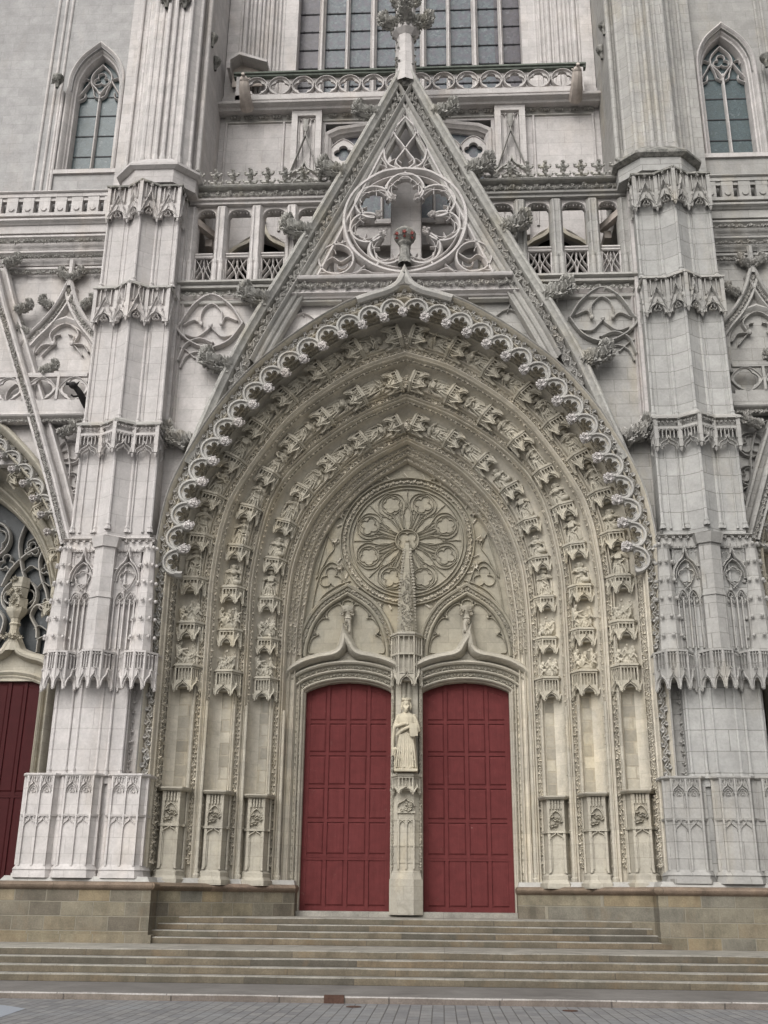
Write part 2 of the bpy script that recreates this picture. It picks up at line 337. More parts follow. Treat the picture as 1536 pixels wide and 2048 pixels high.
# ---- 2D paths
def arc(cx, cz, r, a0, a1, n=16, rz=None):
    rz = rz or r
    return [(cx+r*math.cos(R(a0+(a1-a0)*i/n)), cz+rz*math.sin(R(a0+(a1-a0)*i/n))) for i in range(n+1)]
def circ(cx, cz, r, n=32, ph=0): return [(cx+r*math.cos(ph+2*PI*i/n), cz+r*math.sin(ph+2*PI*i/n)) for i in range(n)]
def foil(cx, cz, r, k, ph=PI/2, n=12, d=.52):
    out = []; N = k*n; rho = 1-d
    for i in range(N):
        a = 2*PI*i/N; q = (a+PI/k) % (2*PI/k)-PI/k
        rad = d*math.cos(q)+math.sqrt(max(rho*rho-(d*math.sin(q))**2, 0.0006))
        out.append((cx+r*rad*math.cos(a+ph), cz+r*rad*math.sin(a+ph)))
    return out
def cat(pts, n=8):
    p = np.asarray(pts, float); q = np.vstack([2*p[0]-p[1], p, 2*p[-1]-p[-2]]); out = []
    for i in range(1, len(q)-2):
        for k in range(n):
            t = k/n; a, b_, c, d = q[i-1], q[i], q[i+1], q[i+2]
            out.append(.5*((2*b_)+(-a+c)*t+(2*a-5*b_+4*c-d)*t*t+(-a+3*b_-3*c+d)*t**3))
    out.append(p[-1]); return [tuple(x) for x in out]
def resample(pts, n):
    p = np.asarray(pts, float); L = np.r_[0, np.cumsum(np.linalg.norm(np.diff(p, axis=0), axis=1))]
    t = np.linspace(0, L[-1], n); return np.stack([np.interp(t, L, p[:, k]) for k in range(p.shape[1])], 1)
def ogee(cx, z0, hw, h, n=10):            # bottom left -> tip -> bottom right
    a = cat([(cx-hw, z0), (cx-hw*.93, z0+h*.25), (cx-hw*.62, z0+h*.48), (cx-hw*.22, z0+h*.66), (cx-.0, z0+h)], n)
    return a+[(2*cx-x, z) for x, z in reversed(a[:-1])]
def parch(cx, z0, hw, h, n=10):           # pointed arch
    a = cat([(cx-hw, z0), (cx-hw*.95, z0+h*.3), (cx-hw*.72, z0+h*.62), (cx-hw*.36, z0+h*.87), (cx, z0+h)], n)
    return a+[(2*cx-x, z) for x, z in reversed(a[:-1])]
def vine(mb, path3, size, rng, step=None, n=(0, -1, 0), wob=.25, stem=True):
    p = resample(path3, max(int(np.linalg.norm(np.diff(np.asarray(path3), axis=0), axis=1).sum()/(step or size*.85)), 2)+1)
    nn = np.asarray(n, float); W = []
    for i in range(len(p)):
        t = p[min(i+1, len(p)-1)]-p[max(i-1, 0)]; t /= np.linalg.norm(t)+1e-9; b_ = np.cross(nn, t)
        q = p[i]+b_*size*wob*(1 if i % 2 else -1)
        mb.leaf(q, size*(.85+.35*rng.random()), t, nn, rng, k=8)
        W.append(p[i]+b_*size*wob*(-1 if i % 2 else 1)+nn*size*.15)
    if stem and len(W) > 2: mb.tube(W, size*.09, 4)

def crocket_mb(s=1., rng=None):          # out +x, up +z : a curled sprig of leaves
    rng = rng or random.Random(5); mb = MB()
    pts = cat([(-.1, 0, -.1), (.12, 0, -.02), (.36, 0, .02), (.6, 0, .06), (.8, 0, .2), (.82, 0, .4), (.68, 0, .46)], 4); N = len(pts)
    rad = [(.27-.17*(i/N)**1.3)*s for i in range(N)]
    pts = [(x*s, y*s, z*s) for x, y, z in pts]
    mb.tube(pts, 1., 8, taper=[q*.8 for q in rad])
    for i in range(N):
        t = np.array(pts[min(i+1, N-1)])-np.array(pts[max(i-1, 0)]); t /= np.linalg.norm(t); up = np.array([-t[2], 0, t[0]])
        for k in range(5):
            a = 2*PI*k/5+rng.uniform(-.3, .3)+i*.45; n = up*math.cos(a)+np.array([0, 1., 0])*math.sin(a)
            if n[2] < -.75 and i < N*.7: continue
            mb.leaf(np.array(pts[i])+n*rad[i]*.78, (.2+.09*rng.random())*s*(1.2 if n[2] > .2 else .8), t, n+t*.3, rng, k=8, h=.7)
    for k in range(8):     # leaf fingers curling up along the back
        i = 2+k*3
        if i < N: x, y, z = pts[i]; mb.tube([(x-.04*s, -.06*s, z+rad[i]*.6), (x, -.09*s, z+rad[i]+.06*s), (x+.06*s, -.12*s, z+rad[i]+.09*s)], .035*s, 5, taper=[1, 1, .5])
    return mb
CRK = crocket_mb(1.).mesh('crocket', M['crocket'], 0); CRKG = crocket_mb(1., random.Random(8)).mesh('crocket', M['grey'], 0)
def crocket(parent, x, y, z, s, ang=0, flip=False, me=None):
    m_ = tr(x, y, z)@rot('y', -ang)@sc(s)
    if flip: m_ = tr(x, y, z)@rot('z', PI)@rot('y', -ang)@sc(s)
    return link('crocket', me or CRK, parent, m_)
def rightmat(o, sx):
    if sx > 0:
        o.material_slots[0].link = 'OBJECT'; o.material_slots[0].material = M['whiteR']
    return o
def fleuron_mb(h=.5):
    mb = MB(); rng = random.Random(3)
    mb.lathe(0, 0, [(.05*h, 0), (.05*h, .45*h), (.14*h, .5*h), (.05*h, .56*h), (.05*h, .72*h), (.1*h, .8*h), (.08*h, .95*h), (0, h)], 6)
    for zz, q in ((.3, .26), (.72, .2)):
        for a in range(4):
            dx, dy = math.cos(a*PI/2), math.sin(a*PI/2)
            mb.tube([(0, 0, (zz-.04)*h), (dx*q*.7*h, dy*q*.7*h, (zz+.0)*h), (dx*q*h, dy*q*h, (zz-.03)*h)], .07*h, 5)
            mb.leaf((dx*q*h, dy*q*h, (zz+.06)*h), .2*h, (0, 0, 1), (dx, dy-.2, .2), rng)
    for sx in (-1, 1): mb.tube([(sx*.52*h, 0, .0), (sx*.3*h, 0, .03*h), (sx*.12*h, 0, .12*h), (0, 0, .34*h)], .04*h, 5)
    return mb

# =================================================================== GROUND, STEPS
def struct(name, mb, mat, smooth=0):
    o = part(name, mb, mat, None, smooth); o['kind'] = 'structure'; return o
g_ = MB(); g_.add([(-400, -400, 0), (400, -400, 0), (400, 60, 0), (-400, 60, 0)], [(0, 1, 2, 3)]); struct('ground', g_, 'setts')
g_ = MB(); pts = cat([(-40, -7.3), (-12, -6.55), (-8, -6.62), (-6.4, -6.9), (-5.6, -7.5)], 6)
g_.add([(x, y, .004) for x, y in pts]+[(-5.2, -12, .004), (-40, -12, .004)], [tuple(range(len(pts)+2))]); struct('road', g_, 'asphalt')
rng = random.Random(1)
def slab(y0, y1, z0, z1, nose=.02, x0=-32, x1=32, seg=.5):
    """a long stone course with a slightly worn, wavy nose"""
    mb = MB(); n = int((x1-x0)/seg)+1; P = []
    for i in range(n+1):
        x = x0+(x1-x0)*i/n; wv = .006*math.sin(x*1.7+y0*5)+rng.uniform(-.006, .006); wz = .004*math.sin(x*2.3+z1*9)+rng.uniform(-.004, .003)
        P.append([(x, y0+wv, z0), (x, y0+wv, z1-nose+wz), (x, y0+nose*.4+wv, z1-nose*.25+wz), (x, y0+nose*1.2+wv, z1+wz*.3), (x, y1, z1)])
    mb.grid(P); return mb
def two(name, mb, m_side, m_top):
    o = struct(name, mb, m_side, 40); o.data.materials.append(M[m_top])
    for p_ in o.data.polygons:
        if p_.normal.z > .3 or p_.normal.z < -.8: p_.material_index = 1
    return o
two('kerb', slab(-5.8, -5.45, -.1, .12, .03), 'kerb', 'pave')
two('sidewalk', slab(-5.452, -3.4, 0.02, .121, .004), 'pave', 'pave')
zz = .12
for i in range(4):
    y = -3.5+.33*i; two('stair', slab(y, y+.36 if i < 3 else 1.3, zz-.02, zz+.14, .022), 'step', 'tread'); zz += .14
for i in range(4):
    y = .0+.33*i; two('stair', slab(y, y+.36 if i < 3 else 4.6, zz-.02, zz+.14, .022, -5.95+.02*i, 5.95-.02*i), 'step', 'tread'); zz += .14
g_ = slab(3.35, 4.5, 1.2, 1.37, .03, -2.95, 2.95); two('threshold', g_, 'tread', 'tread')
# drain in the kerb
m_ = MB(); m_.M = tr(-.93, -5.815, 0)
m_.box(-.17, .17, -.015, .05, .0, .13); o = part('drain_grate', m_, 'iron', None, 0); tag(o, 'rusty iron drain inlet set into the face of the kerb', 'drain')
m_ = MB(); m_.box(-.17, .17, -.5, 0, 0, .012); m_.M = np.eye(4)
for nm, x, y, lb in (('utility_cover', -.55, -6.4, 'small rusty cover plate in the setts just in front of the kerb drain'),
                     ('utility_cover', 2.95, -6.5, 'small rusty cover plate in the setts, right of the doors')):
    m_ = MB(); m_.lathe(x, y, [(0, .012), (.12, .012), (.13, .004)], 14); m_.v[-1][:, 1] = y+(m_.v[-1][:, 1]-y)*.9
    tag(part(nm, m_, 'iron', None, 0), lb, 'cover', 'metal covers in the paving')

# =================================================================== CATHEDRAL
CA = bpy.data.objects.new('cathedral', None); COL.objects.link(CA)
tag(CA, 'gothic cathedral front of pale carved stone with deep pointed portal, red doors and openwork gable', 'cathedral')

# ---- portal arch family
ZS = 8.6
KEYS = [
 [(6.41, 2), (6.41, 8.6), (6.41, 9.5), (6.38, 10.6), (6.15, 11.93), (5.52, 13.4), (4.87, 14.5), (4.06, 15.5), (2.95, 16.48), (1.8, 17.27), (.9, 17.66), (0, 17.92)],
 [(5.12, 2), (5.15, 8.6), (5.14, 9.5), (5.04, 10.62), (4.92, 11.3), (4.69, 12.02), (3.97, 13.3), (3.03, 14.54), (1.4, 15.75), (0, 16.3)],
 [(4.24, 2), (4.25, 8.6), (4.2, 10.2), (3.76, 12.3), (2.86, 13.57), (1.45, 14.66), (0, 15.34)],
 [(3.38, 2), (3.37, 8.6), (3.34, 9.4), (3.22, 10.5), (2.82, 11.7), (2.26, 12.58), (1.3, 13.56), (0, 14.31)],
 [(2.93, 2), (2.93, 8.6), (2.85, 9.5), (2.64, 10.8), (2.28, 11.7), (1.76, 12.44), (1.03, 13.16), (0, 13.83)]]
NV, NA = 12, 64
def mkcurve(k):
    z = [p for p in k if p[1] <= ZS]; a = [p for p in k if p[1] >= ZS]
    v = [(np.interp(q, [z[0][1], z[-1][1]], [z[0][0], z[-1][0]]), q) for q in np.linspace(1.9, ZS, NV+1)]
    return np.vstack([np.array(v)[:-1], resample(cat(a, 10), NA+1)])
CUR = np.array([mkcurve(k) for k in KEYS])        # [key][t][2]
NT = CUR.shape[1]
def ringc(s):                                      # right half, bottom -> apex
    s = max(min(s, 4.), -.3)
    if s < 0:
        d = CUR[0]-CUR[1]; return CUR[0]+d*(-s)
    i = min(int(s), 3); t = s-i; return CUR[i]*(1-t)+CUR[i+1]*t
def full(s, zmin=None):
    r_ = ringc(s)
    if zmin is not None: r_ = r_[r_[:, 1] >= zmin]
    l = r_*np.array([-1, 1]); return np.vstack([l, r_[::-1][1:]])
def order(prof, zmin=None):
    mb = MB(); C = [full(s) for s, y in prof]
    k = 0
    P = [[(C[j][i][0], prof[j][1], C[j][i][1]) for j in range(len(prof))] for i in range(len(C[0]))]
    if zmin: P = [row for row in P if row[0][2] >= zmin]
    mb.grid(P); return mb
def rollp(s, y, ws, d, n=6):   # roll moulding bulging out by d
    return [(s+ws*(i/n-.5), y-d*math.sin(PI*i/n)) for i in range(n+1)]
OA = [(-.04, 1.15), (-.04, .54)]+rollp(-.0, .52, .05, .1)+[(.035, .54), (.045, .66), (.18, .68), (.19, .56)]+rollp(.215, .56, .04, .06)+[(.245, .66), (.25, .7), (.272, .72), (.28, .76), (.272, .8), (.25, .82), (.252, .96), (.274, .98), (.282, 1.02), (.274, 1.06), (.252, 1.08), (.258, 1.2), (.278, 1.22), (.29, 1.26), (.3, 1.28)]+rollp(.325, 1.3, .04, .08)+[(.36, 1.4), (.42, 1.5), (.52, 1.57), (.64, 1.59), (.72, 1.57), (.755, 1.52)]+rollp(.775, 1.48, .03, .06)+[(.8, 1.56), (.815, 1.48)]+rollp(.83, 1.48, .025, .05)+[(.85, 1.6), (.92, 1.6), (.93, 1.5)]+rollp(.965, 1.48, .05, .07)+[(1.0, 1.5)]
def midorder(k, y0):
    return [(k+0, y0)]+rollp(k+.03, y0+.02, .05, .05)+[(k+.06, y0+.08), (k+.09, y0+.2)]+rollp(k+.115, y0+.22, .04, .05)+[(k+.14, y0+.3), (k+.2, y0+.42), (k+.3, y0+.55), (k+.45, y0+.63), (k+.58, y0+.64), (k+.68, y0+.62), (k+.72, y0+.58)]+rollp(k+.745, y0+.57, .035, .07)+[(k+.77, y0+.66), (k+.785, y0+.6)]+rollp(k+.805, y0+.61, .03, .05)+[(k+.83, y0+.76), (k+.92, y0+.78), (k+.93, y0+.7)]+rollp(k+.965, y0+.7, .05, .07)+[(k+1., y0+.74)]
OB, OC = midorder(1, 1.5), midorder(2, 2.24)
OD = [(3., 2.98)]+rollp(3.07, 3.0, .12, .07)+[(3.15, 3.1), (3.2, 3.26), (3.3, 3.28)]+rollp(3.36, 3.24, .08, .05)+[(3.42, 3.35), (3.6, 3.38)]+rollp(3.66, 3.34, .1, .05)+[(3.74, 3.5), (3.9, 3.52)]+rollp(3.95, 3.48, .08, .05)+[(4., 3.72)]
ORD = []
for nm, pr_, mt in (('hood_moulding', OA, 'beige'), ('archivolt', OB, 'beige'), ('archivolt', OC, 'beige'), ('archivolt', OD, 'beige')):
    ORD.append(part(nm, order(pr_), mt, CA))
# bright grey outer roll and ogee tip (weathered)
mb = order([(-.055, 1.06), (-.055, .48)]+rollp(-.022, .46, .05, .09)+[(.012, .48), (.012, .56)])
tip = cat([(-1.35, 17.5), (-.9, 17.66), (-.48, 17.8), (-.18, 18.02), (0, 18.4)], 5); tip += [(-x, z) for x, z in reversed(tip[:-1])]
mb.sweep(tip, [(-.14, .7), (-.14, .44), (-.06, .36), (.02, .36), (.09, .44), (.09, 1.0)])
part('arch_hood', mb, 'grey', CA)
# foliage bands on the mouldings
rng = random.Random(11)
def ringpath(s, y, zmin=None, zmax=None):
    c = full(s); return [(x, y, z) for x, z in c if (zmin is None or z >= zmin) and (zmax is None or z <= zmax)]
for s, y, size, mt, z0 in ((.11, .6, .2, 'grey', 2.1), (.285, .88, .13, 'beige', 2.2), (.29, 1.14, .11, 'beige', 2.2), (.885, 1.53, .13, 'beige', 2.2), (1.875, 2.2, .13, 'beige', 2.2), (2.875, 2.93, .13, 'beige', 2.2), (1.08, 1.62, .1, 'beige', 2.2), (2.08, 2.36, .1, 'beige', 2.2), (3.25, 3.2, .11, 'beige', 7.9), (3.51, 3.3, .11, 'beige', 7.9), (3.82, 3.46, .12, 'beige', 7.9)):
    mb = MB(); vine(mb, ringpath(s, y, z0), size, rng, wob=.28); part('foliage_band', mb, mt, CA, 0)
# coursed wall showing in the jamb hollows
for k, (s, y) in enumerate(((.56, 1.58), (1.5, 2.13), (2.5, 2.87))):
    mb = MB(); c = ringc(s-.16)[0][0], ringc(s+.16)[0][0]
    mb.prism([(c[1], 2.), (c[0], 2.), (c[0], 6.75), (c[1], 6.75)], y-.03, y+.3); both('jamb_panel', mb, 'blocks', CA)

# ---- fringe of cusped arches with bosses
def fringe_unit(L=.58):
    mb = MB(); h = .36
    a = arc(0, 0, L*.5, 180, 0, 14, h)
    mb.sweep(a, [(-.04, .18), (-.048, .03), (-.015, -.05), (.02, -.05), (.05, .0), (.055, .18)])
    # solid trefoil web inside the little arch
    n_ = 36; up = [(L*.47*math.cos(PI*i/n_), (h-.03)*math.sin(PI*i/n_)) for i in range(n_+1)]
    fr = [.42+.3*abs(math.sin(3*PI*i/n_))**.55 for i in range(n_+1)]
    lo = [(L*.5*k_*math.cos(PI*i/n_), h*k_*math.sin(PI*i/n_)*1.02) for i, k_ in enumerate(fr)]
    mb.strip(lo, up, .02, .11); mb.bar(lo, .022, -.01, .05)
    mb.sweep([(-L*.5, .03), (-L*.51, -.07), (-L*.5, -.16)], [(-.07, .2), (-.07, -.0), (0, -.09), (.07, -.0), (.07, .2)])
    return mb.mesh('fringe_arch', M['grey'])
def boss_me():
    mb = MB(); rg = random.Random(4); mb.ball((0, 0, 0), (.085, .1, .1), 8, 6)
    for i in range(12):
        a = rg.random()*6.28; e = rg.random()*2.4-1.2
        n = np.array([math.cos(a)*math.cos(e), -abs(math.sin(a)*math.cos(e)), math.sin(e)])
        mb.leaf(n*.085, .12, np.cross(n, [.1, .3, 1]), n, rg, k=8, h=.4)
    return mb.mesh('boss', M['white'], 0)
FU, BO = fringe_unit(), boss_me()
fp = [(x, z) for x, z in full(.43) if z > 9.4]; L_ = np.linalg.norm(np.diff(np.array(fp), axis=0), axis=1).sum(); NF = 32
bp = resample(fp, NF+1)
for i in range(NF):
    a, c = bp[i], bp[i+1]; mid = (a+c)/2; d = c-a; L = np.linalg.norm(d); ang = math.atan2(d[1], d[0])
    # local +z points outward (away from the arch centre)
    mm = tr(mid[0], .5, mid[1])@rot('y', -ang)@sc(L/.58, 1, 1)
    o = link('fringe_arch', FU, CA, mm)
    if i > 0:
        q = link('boss', BO, o); q.matrix_local = Matrix((tr(-.29, -.08, -.19)@sc(1.15)).tolist())

# ---- canopies & brackets of the archivolts; local: out -y, up +z
def canopy(w=.76, h=.44, d=.36, ped=True, slit=4, matk='beige', drop=.26, seedn=1):
    mb = MB(); rg = random.Random(seedn)
    def oct_(k, dd=0): return [(-w/2*k, .05), (-w/2*k, -d*.35*k), (-w*.26*k, -d*k), (w*.26*k, -d*k), (w/2*k, -d*.35*k), (w/2*k, .05)]
    mb.plan(oct_(.74), drop*.4, h); mb.plan(oct_(1.08), h, h+.035); mb.plan(oct_(1.0), h-.05, h); mb.plan(oct_(.98), drop-.02, drop+.02)
    O = oct_(.95); rg = random.Random(seedn)
    for i in range(1, 4):                      # three faces
        (x0, y0), (x1, y1) = O[i], O[i+1]; e = np.array([x1-x0, y1-y0]); Lf = np.linalg.norm(e); a = math.atan2(e[1], e[0])
        sv = mb.M.copy(); mb.M = sv@tr((x0+x1)/2, (y0+y1)/2, 0)@rot('z', a)
        up = [(x, drop) for x, _ in ogee(0, 0, Lf/2, drop, 5)]; lo = parch(0, 0, Lf/2*.66, drop*.72, 5)
        mb.strip(lo, up, -.015, .03)
        mb.bar(ogee(0, .01, Lf*.44, drop*1.25, 4), .035, -.055, .06)
        for k in range(slit+1):
            x = -Lf/2+Lf*k/slit; mb.box(x-.011, x+.011, -.012, .02, drop, h-.03)
        mb.leaf((0, -.04, drop*1.1), .08, (1, 0, 0), (0, -1, 0), rg)
        mb.M = sv
    for i in range(1, 5):
        x, y = O[i]; mb.lathe(x, y, [(0, -.03), (.035, -.02), (.04, .03), (.026, .06), (.024, h)], 6); mb.leaf((x, y-.02, -.03), .07, (1, 0, 0), (0, -1, 0), rg)
    if ped:
        mb.plan(oct_(1.0), h+.035, h+.07, oct_(1.0))
    return mb
CAN = [canopy(seedn=i, drop=.22+.03*i).mesh('niche_canopy', M['figure'], 30) for i in range(3)]
BRK = [canopy(w=.84, h=.62, d=.46, drop=.24, slit=5, seedn=7+i).mesh('statue_bracket', M['figure'], 30) for i in range(2)]

# ---- carved figures (voxel-fused so each body is one surface)
def fuse(mb, vox, name, mat, smooth_it=2):
    me = mb.mesh('tmp', mat, 0); o = link('tmp', me)
    md = o.modifiers.new('r', 'REMESH'); md.mode = 'VOXEL'; md.voxel_size = vox
    if smooth_it: s_ = o.modifiers.new('s', 'SMOOTH'); s_.iterations = smooth_it; s_.factor = .4
    dg = bpy.context.evaluated_depsgraph_get(); dg.update(); me2 = bpy.data.meshes.new_from_object(o.evaluated_get(dg)); me2.name = name
    bpy.data.objects.remove(o); bpy.data.meshes.remove(me)
    me2.shade_smooth(); me2.materials.clear(); me2.materials.append(M[mat]); return me2
def capsule(mb, a, b_, r1, r2, n=8):
    a, b_ = np.array(a, float), np.array(b_, float); d = b_-a; L = np.linalg.norm(d); d /= L
    pts = [a-d*r1*.9, a-d*r1*.5, a, b_, b_+d*r2*.5, b_+d*r2*.9]; mb.tube(pts, 1., n, taper=[r1*.35, r1*.85, r1, r2, r2*.85, r2*.35])
def robe(mb, prof, folds=9, depth=.12, seed=0, sq=.72, n=72, lean=0.):
    rg = random.Random(seed); ph = rg.random()*6
    P = []
    for i in range(n):
        a = 2*PI*i/n; row = []
        for r_, z in prof:
            g = min(1, (prof[-1][1]-z)*2)*(r_ > .03); q = abs(math.cos(folds*a*.5+ph+z*1.6+.5*math.sin(3*z+a)))**.7
            k = 1+depth*(q*1.5-.9)*g
            row.append((r_*k*math.cos(a)+lean*z, r_*k*sq*math.sin(a), z))
        P.append(row)
    mb.grid(P, cu=True); mb.add([p[0] for p in P], [tuple(range(n))]); mb.add([p[-1] for p in P], [tuple(range(n))])
def figure(seed):      # about 0.86 tall, standing on z=0, facing -y
    rg = random.Random(seed); mb = MB(); kneel = seed % 4 == 3
    h = .8 if not kneel else .62
    robe(mb, [(.15, 0), (.155, .06), (.13, .25*h), (.115, .48*h), (.1, .6*h), (.125, .74*h), (.115, .8*h), (.05, .85*h), (.04, .9*h)], 8+2*(seed % 3), .3, seed, lean=(rg.random()-.5)*.16)
    lx = (rg.random()-.5)*.05+.0
    mb.ball((lx, -.02, .955*h), (.066, .07, .08), 8, 8); mb.ball((lx, -.075, .95*h), (.018, .02, .02), 6, 4)
    mb.ball((lx, .01, .975*h), (.072, .066, .07), 8, 6)
    if seed % 2: mb.ball((lx, -.045, .895*h), (.04, .035, .05), 6, 6)
    for s_ in (-1, 1):
        e = (s_*(.15+rg.random()*.03), -.04, (.6+rg.random()*.05)*h); hnd = (s_*(.02+rg.random()*.08), -.15, (.62+rg.random()*.14)*h)
        capsule(mb, (s_*.1, 0, .78*h), e, .042, .036); capsule(mb, e, hnd, .036, .024); mb.ball(hnd, .03, 6, 5)
    k = seed % 5
    if k == 0: mb.box(-.07, .07, -.2, -.16, .55*h, .7*h)
    elif k == 1: capsule(mb, (.12, -.16, .05), (.1, -.16, h*1.05), .014, .014)
    elif k == 2: mb.tube([(-.12, -.14, .66*h), (-.04, -.17, .56*h), (.05, -.17, .6*h), (.13, -.13, .5*h)], .03, 6)
    elif k == 3: mb.ball((0, -.17, .62*h), (.06, .05, .07), 8, 6)
    for s_ in (-1, 1):
        if seed % 3 != 1:   # angel's wings folded behind
            mb.tube([(s_*.06, .06, .8*h), (s_*.2, .08, .78*h), (s_*.21, .08, .5*h), (s_*.15, .07, .25*h)], .035, 6, sq=.6, taper=[.6, 1.1, 1, .3])
    if kneel: mb.ball((.1*(1 if seed % 2 else -1), -.08, .1), (.11, .15, .1), 8, 6)
    hx = lx
    for k in range(9):      # curls of hair, beard
        a = PI*(.0+k/8); mb.ball((hx+.075*math.cos(a), .0, .955*h+.07*math.sin(a)+.0), .028, 6, 5)
    for s_ in (-1, 1): mb.ball((hx+s_*.07, -.02, .91*h), .03, 6, 5); mb.ball((hx+s_*.024, -.085, .965*h), (.012, .01, .009), 5, 4)
    for k in range(4):      # sashes and cloak hems thrown across the body
        x0, z0 = rg.uniform(-.12, .0), rg.uniform(.3, .62)*h; x1, z1 = rg.uniform(.02, .14), z0+rg.uniform(-.22, .16)
        mb.tube(cat([(x0, -.1, z0), ((x0+x1)/2, -.145, (z0+z1)/2-.03), (x1, -.1, z1)], 4), .021, 6)
    for k in range(5): x = -.1+.05*k; mb.tube([(x*.7, -.1, .42*h), (x*1.1, -.125, .2*h), (x*1.35, -.13, .02)], .017, 5)
    for s_ in (-1, 1): mb.tube(cat([(s_*.09, .0, .78*h), (s_*.16, -.03, .5*h), (s_*.17, -.02, .12*h)], 4), .03, 6)
    mb.lathe(0, 0, [(0, -.02), (.16, -.02), (.17, .01), (.14, .03), (0, .03)], 8)
    return fuse(mb, .0105, 'statue', 'figure', 0)
def scene_me(seed):    # low worn relief group
    rg = random.Random(seed); mb = MB(); mb.ball((0, .0, .1), (.24, .14, .14), 10, 6)
    for k in range(3):
        x = -.16+.16*k+rg.uniform(-.03, .03); hh = .22+.3*rg.random()
        capsule(mb, (x, -.05, .1), (x+rg.uniform(-.09, .09), -.07, hh), .07, .05); mb.ball((x+rg.uniform(-.02, .02), -.08, hh+.06), (.055, .055, .065), 7, 6)
        capsule(mb, (x, -.1, hh*.8), (x+rg.uniform(-.16, .16), -.15, hh*.8+rg.uniform(-.14, .1)), .03, .02)
    capsule(mb, (-.2, -.08, .12), (.2, -.1, .2+rg.random()*.2), .03, .025)
    for k in range(16):
        x0, z0 = rg.uniform(-.22, .2), rg.uniform(.04, .4); mb.tube(cat([(x0, -.1, z0), (x0+rg.uniform(-.05, .05), -.16, z0-.06), (x0+rg.uniform(-.1, .1), -.12, z0-.14)], 3), rg.uniform(.014, .024), 5)
    for k in range(7): mb.ball((rg.uniform(-.2, .2), -.11, rg.uniform(.1, .5)), rg.uniform(.025, .045), 6, 5)
    return fuse(mb, .012, 'relief_group', 'figure', 0)
FIG = [figure(i) for i in range(10)]; SCN = [scene_me(i+40) for i in range(4)]
WHAT = ['holding a book', 'with a staff', 'unrolling a scroll', 'kneeling with a bundle', 'with folded hands', 'bearded with a book', 'with a tall staff', 'kneeling with a ribbon', 'cradling a vessel', 'with raised hands']
def ringpos(s, t):     # t metres along right half ring from z=6.66
    c = ringc(s); c = c[c[:, 1] >= 6.5]; c = np.vstack([[c[0][0], 6.62], c[1:]]); L = np.r_[0, np.cumsum(np.linalg.norm(np.diff(c, axis=0), axis=1))]
    q = np.array([np.interp(t, L, c[:, 0]), np.interp(t, L, c[:, 1])]); q2 = np.array([np.interp(t+.25, L, c[:, 0]), np.interp(t+.25, L, c[:, 1])]); q1 = np.array([np.interp(max(t-.25, 0), L, c[:, 0]), np.interp(max(t-.25, 0), L, c[:, 1])])
    d = q2-q1; return q, math.atan2(-d[0], d[1]), L[-1]
ORDN = {0: 'outermost', 1: 'middle', 2: 'innermost'}
NUMW = ['lowest', 'second', 'third', 'fourth', 'fifth', 'sixth', 'seventh', 'eighth', 'ninth', 'tenth']
for k, (s, y, n) in enumerate(((.6, 1.6, 10), (1.48, 2.15, 9), (2.48, 2.89, 8))):
    Ltot = ringpos(s, 0)[2]; stepL = (Ltot-.75)/(n+.0)
    for sx in (1, -1):
        for i in range(n+1):
            q, ang, _ = ringpos(s, i*stepL+(0 if i == 0 else .1)); mm = tr(q[0]*sx, y+(.05 if i == 0 else -.02), q[1])@rot('y', -ang*sx if False else (-ang)*sx)
            scl = 1. if k == 0 else (.95 if k == 1 else .9)
            if i == 0: link('statue_bracket', BRK[(k+(sx > 0)) % 2], ORD[k], mm@sc(scl))
            else: link('niche_canopy', CAN[(i+k) % 3], ORD[k], mm@sc(scl))
            if i < n:
                fs = 1.0 if i else .95
                q, ang, _ = ringpos(s, i*stepL+.64-(.0 if i == 0 else .04)); mm = tr(q[0]*sx, y-.1, q[1])@rot('y', (-ang)*sx)@rot('z', (.25 if sx > 0 else -.25)*-1)
                side = 'right' if sx > 0 else 'left'
                if i < 2:
                    me = SCN[(i+k*2+(sx > 0)) % 4]; o = link('relief_group', me, None, mm@sc(scl*1.12))
                    tag(o, f'worn carved group, {NUMW[i]} niche on the {side} of the {ORDN[k]} arch band', 'carving', 'carved figures in the portal arch')
                else:
                    v = (i*3+k*7+(sx > 0)*4) % 10; o = link('statue', FIG[v], None, mm@tr(0, .0, 0)@sc(scl*1.3*fs, scl*1.1, scl*1.0))
                    tag(o, f'stone figure {WHAT[v]}, {NUMW[i]} up the {side} of the {ORDN[k]} arch band', 'statue', 'carved figures in the portal arch')
    # pair at the apex
    mb = MB(); rg = random.Random(k); q = ringc(s)[-1]
    mb.ball((0, y-.1, q[1]-.2), (.12, .14, .16), 8, 8)
    for j in range(8): mb.leaf((rg.uniform(-.13, .13), y-.22, q[1]-.2+rg.uniform(-.17, .17)), .14, n=(0, -1, -.3), rng=rg)
    part('keystone_carving', mb, 'beige', ORD[k])

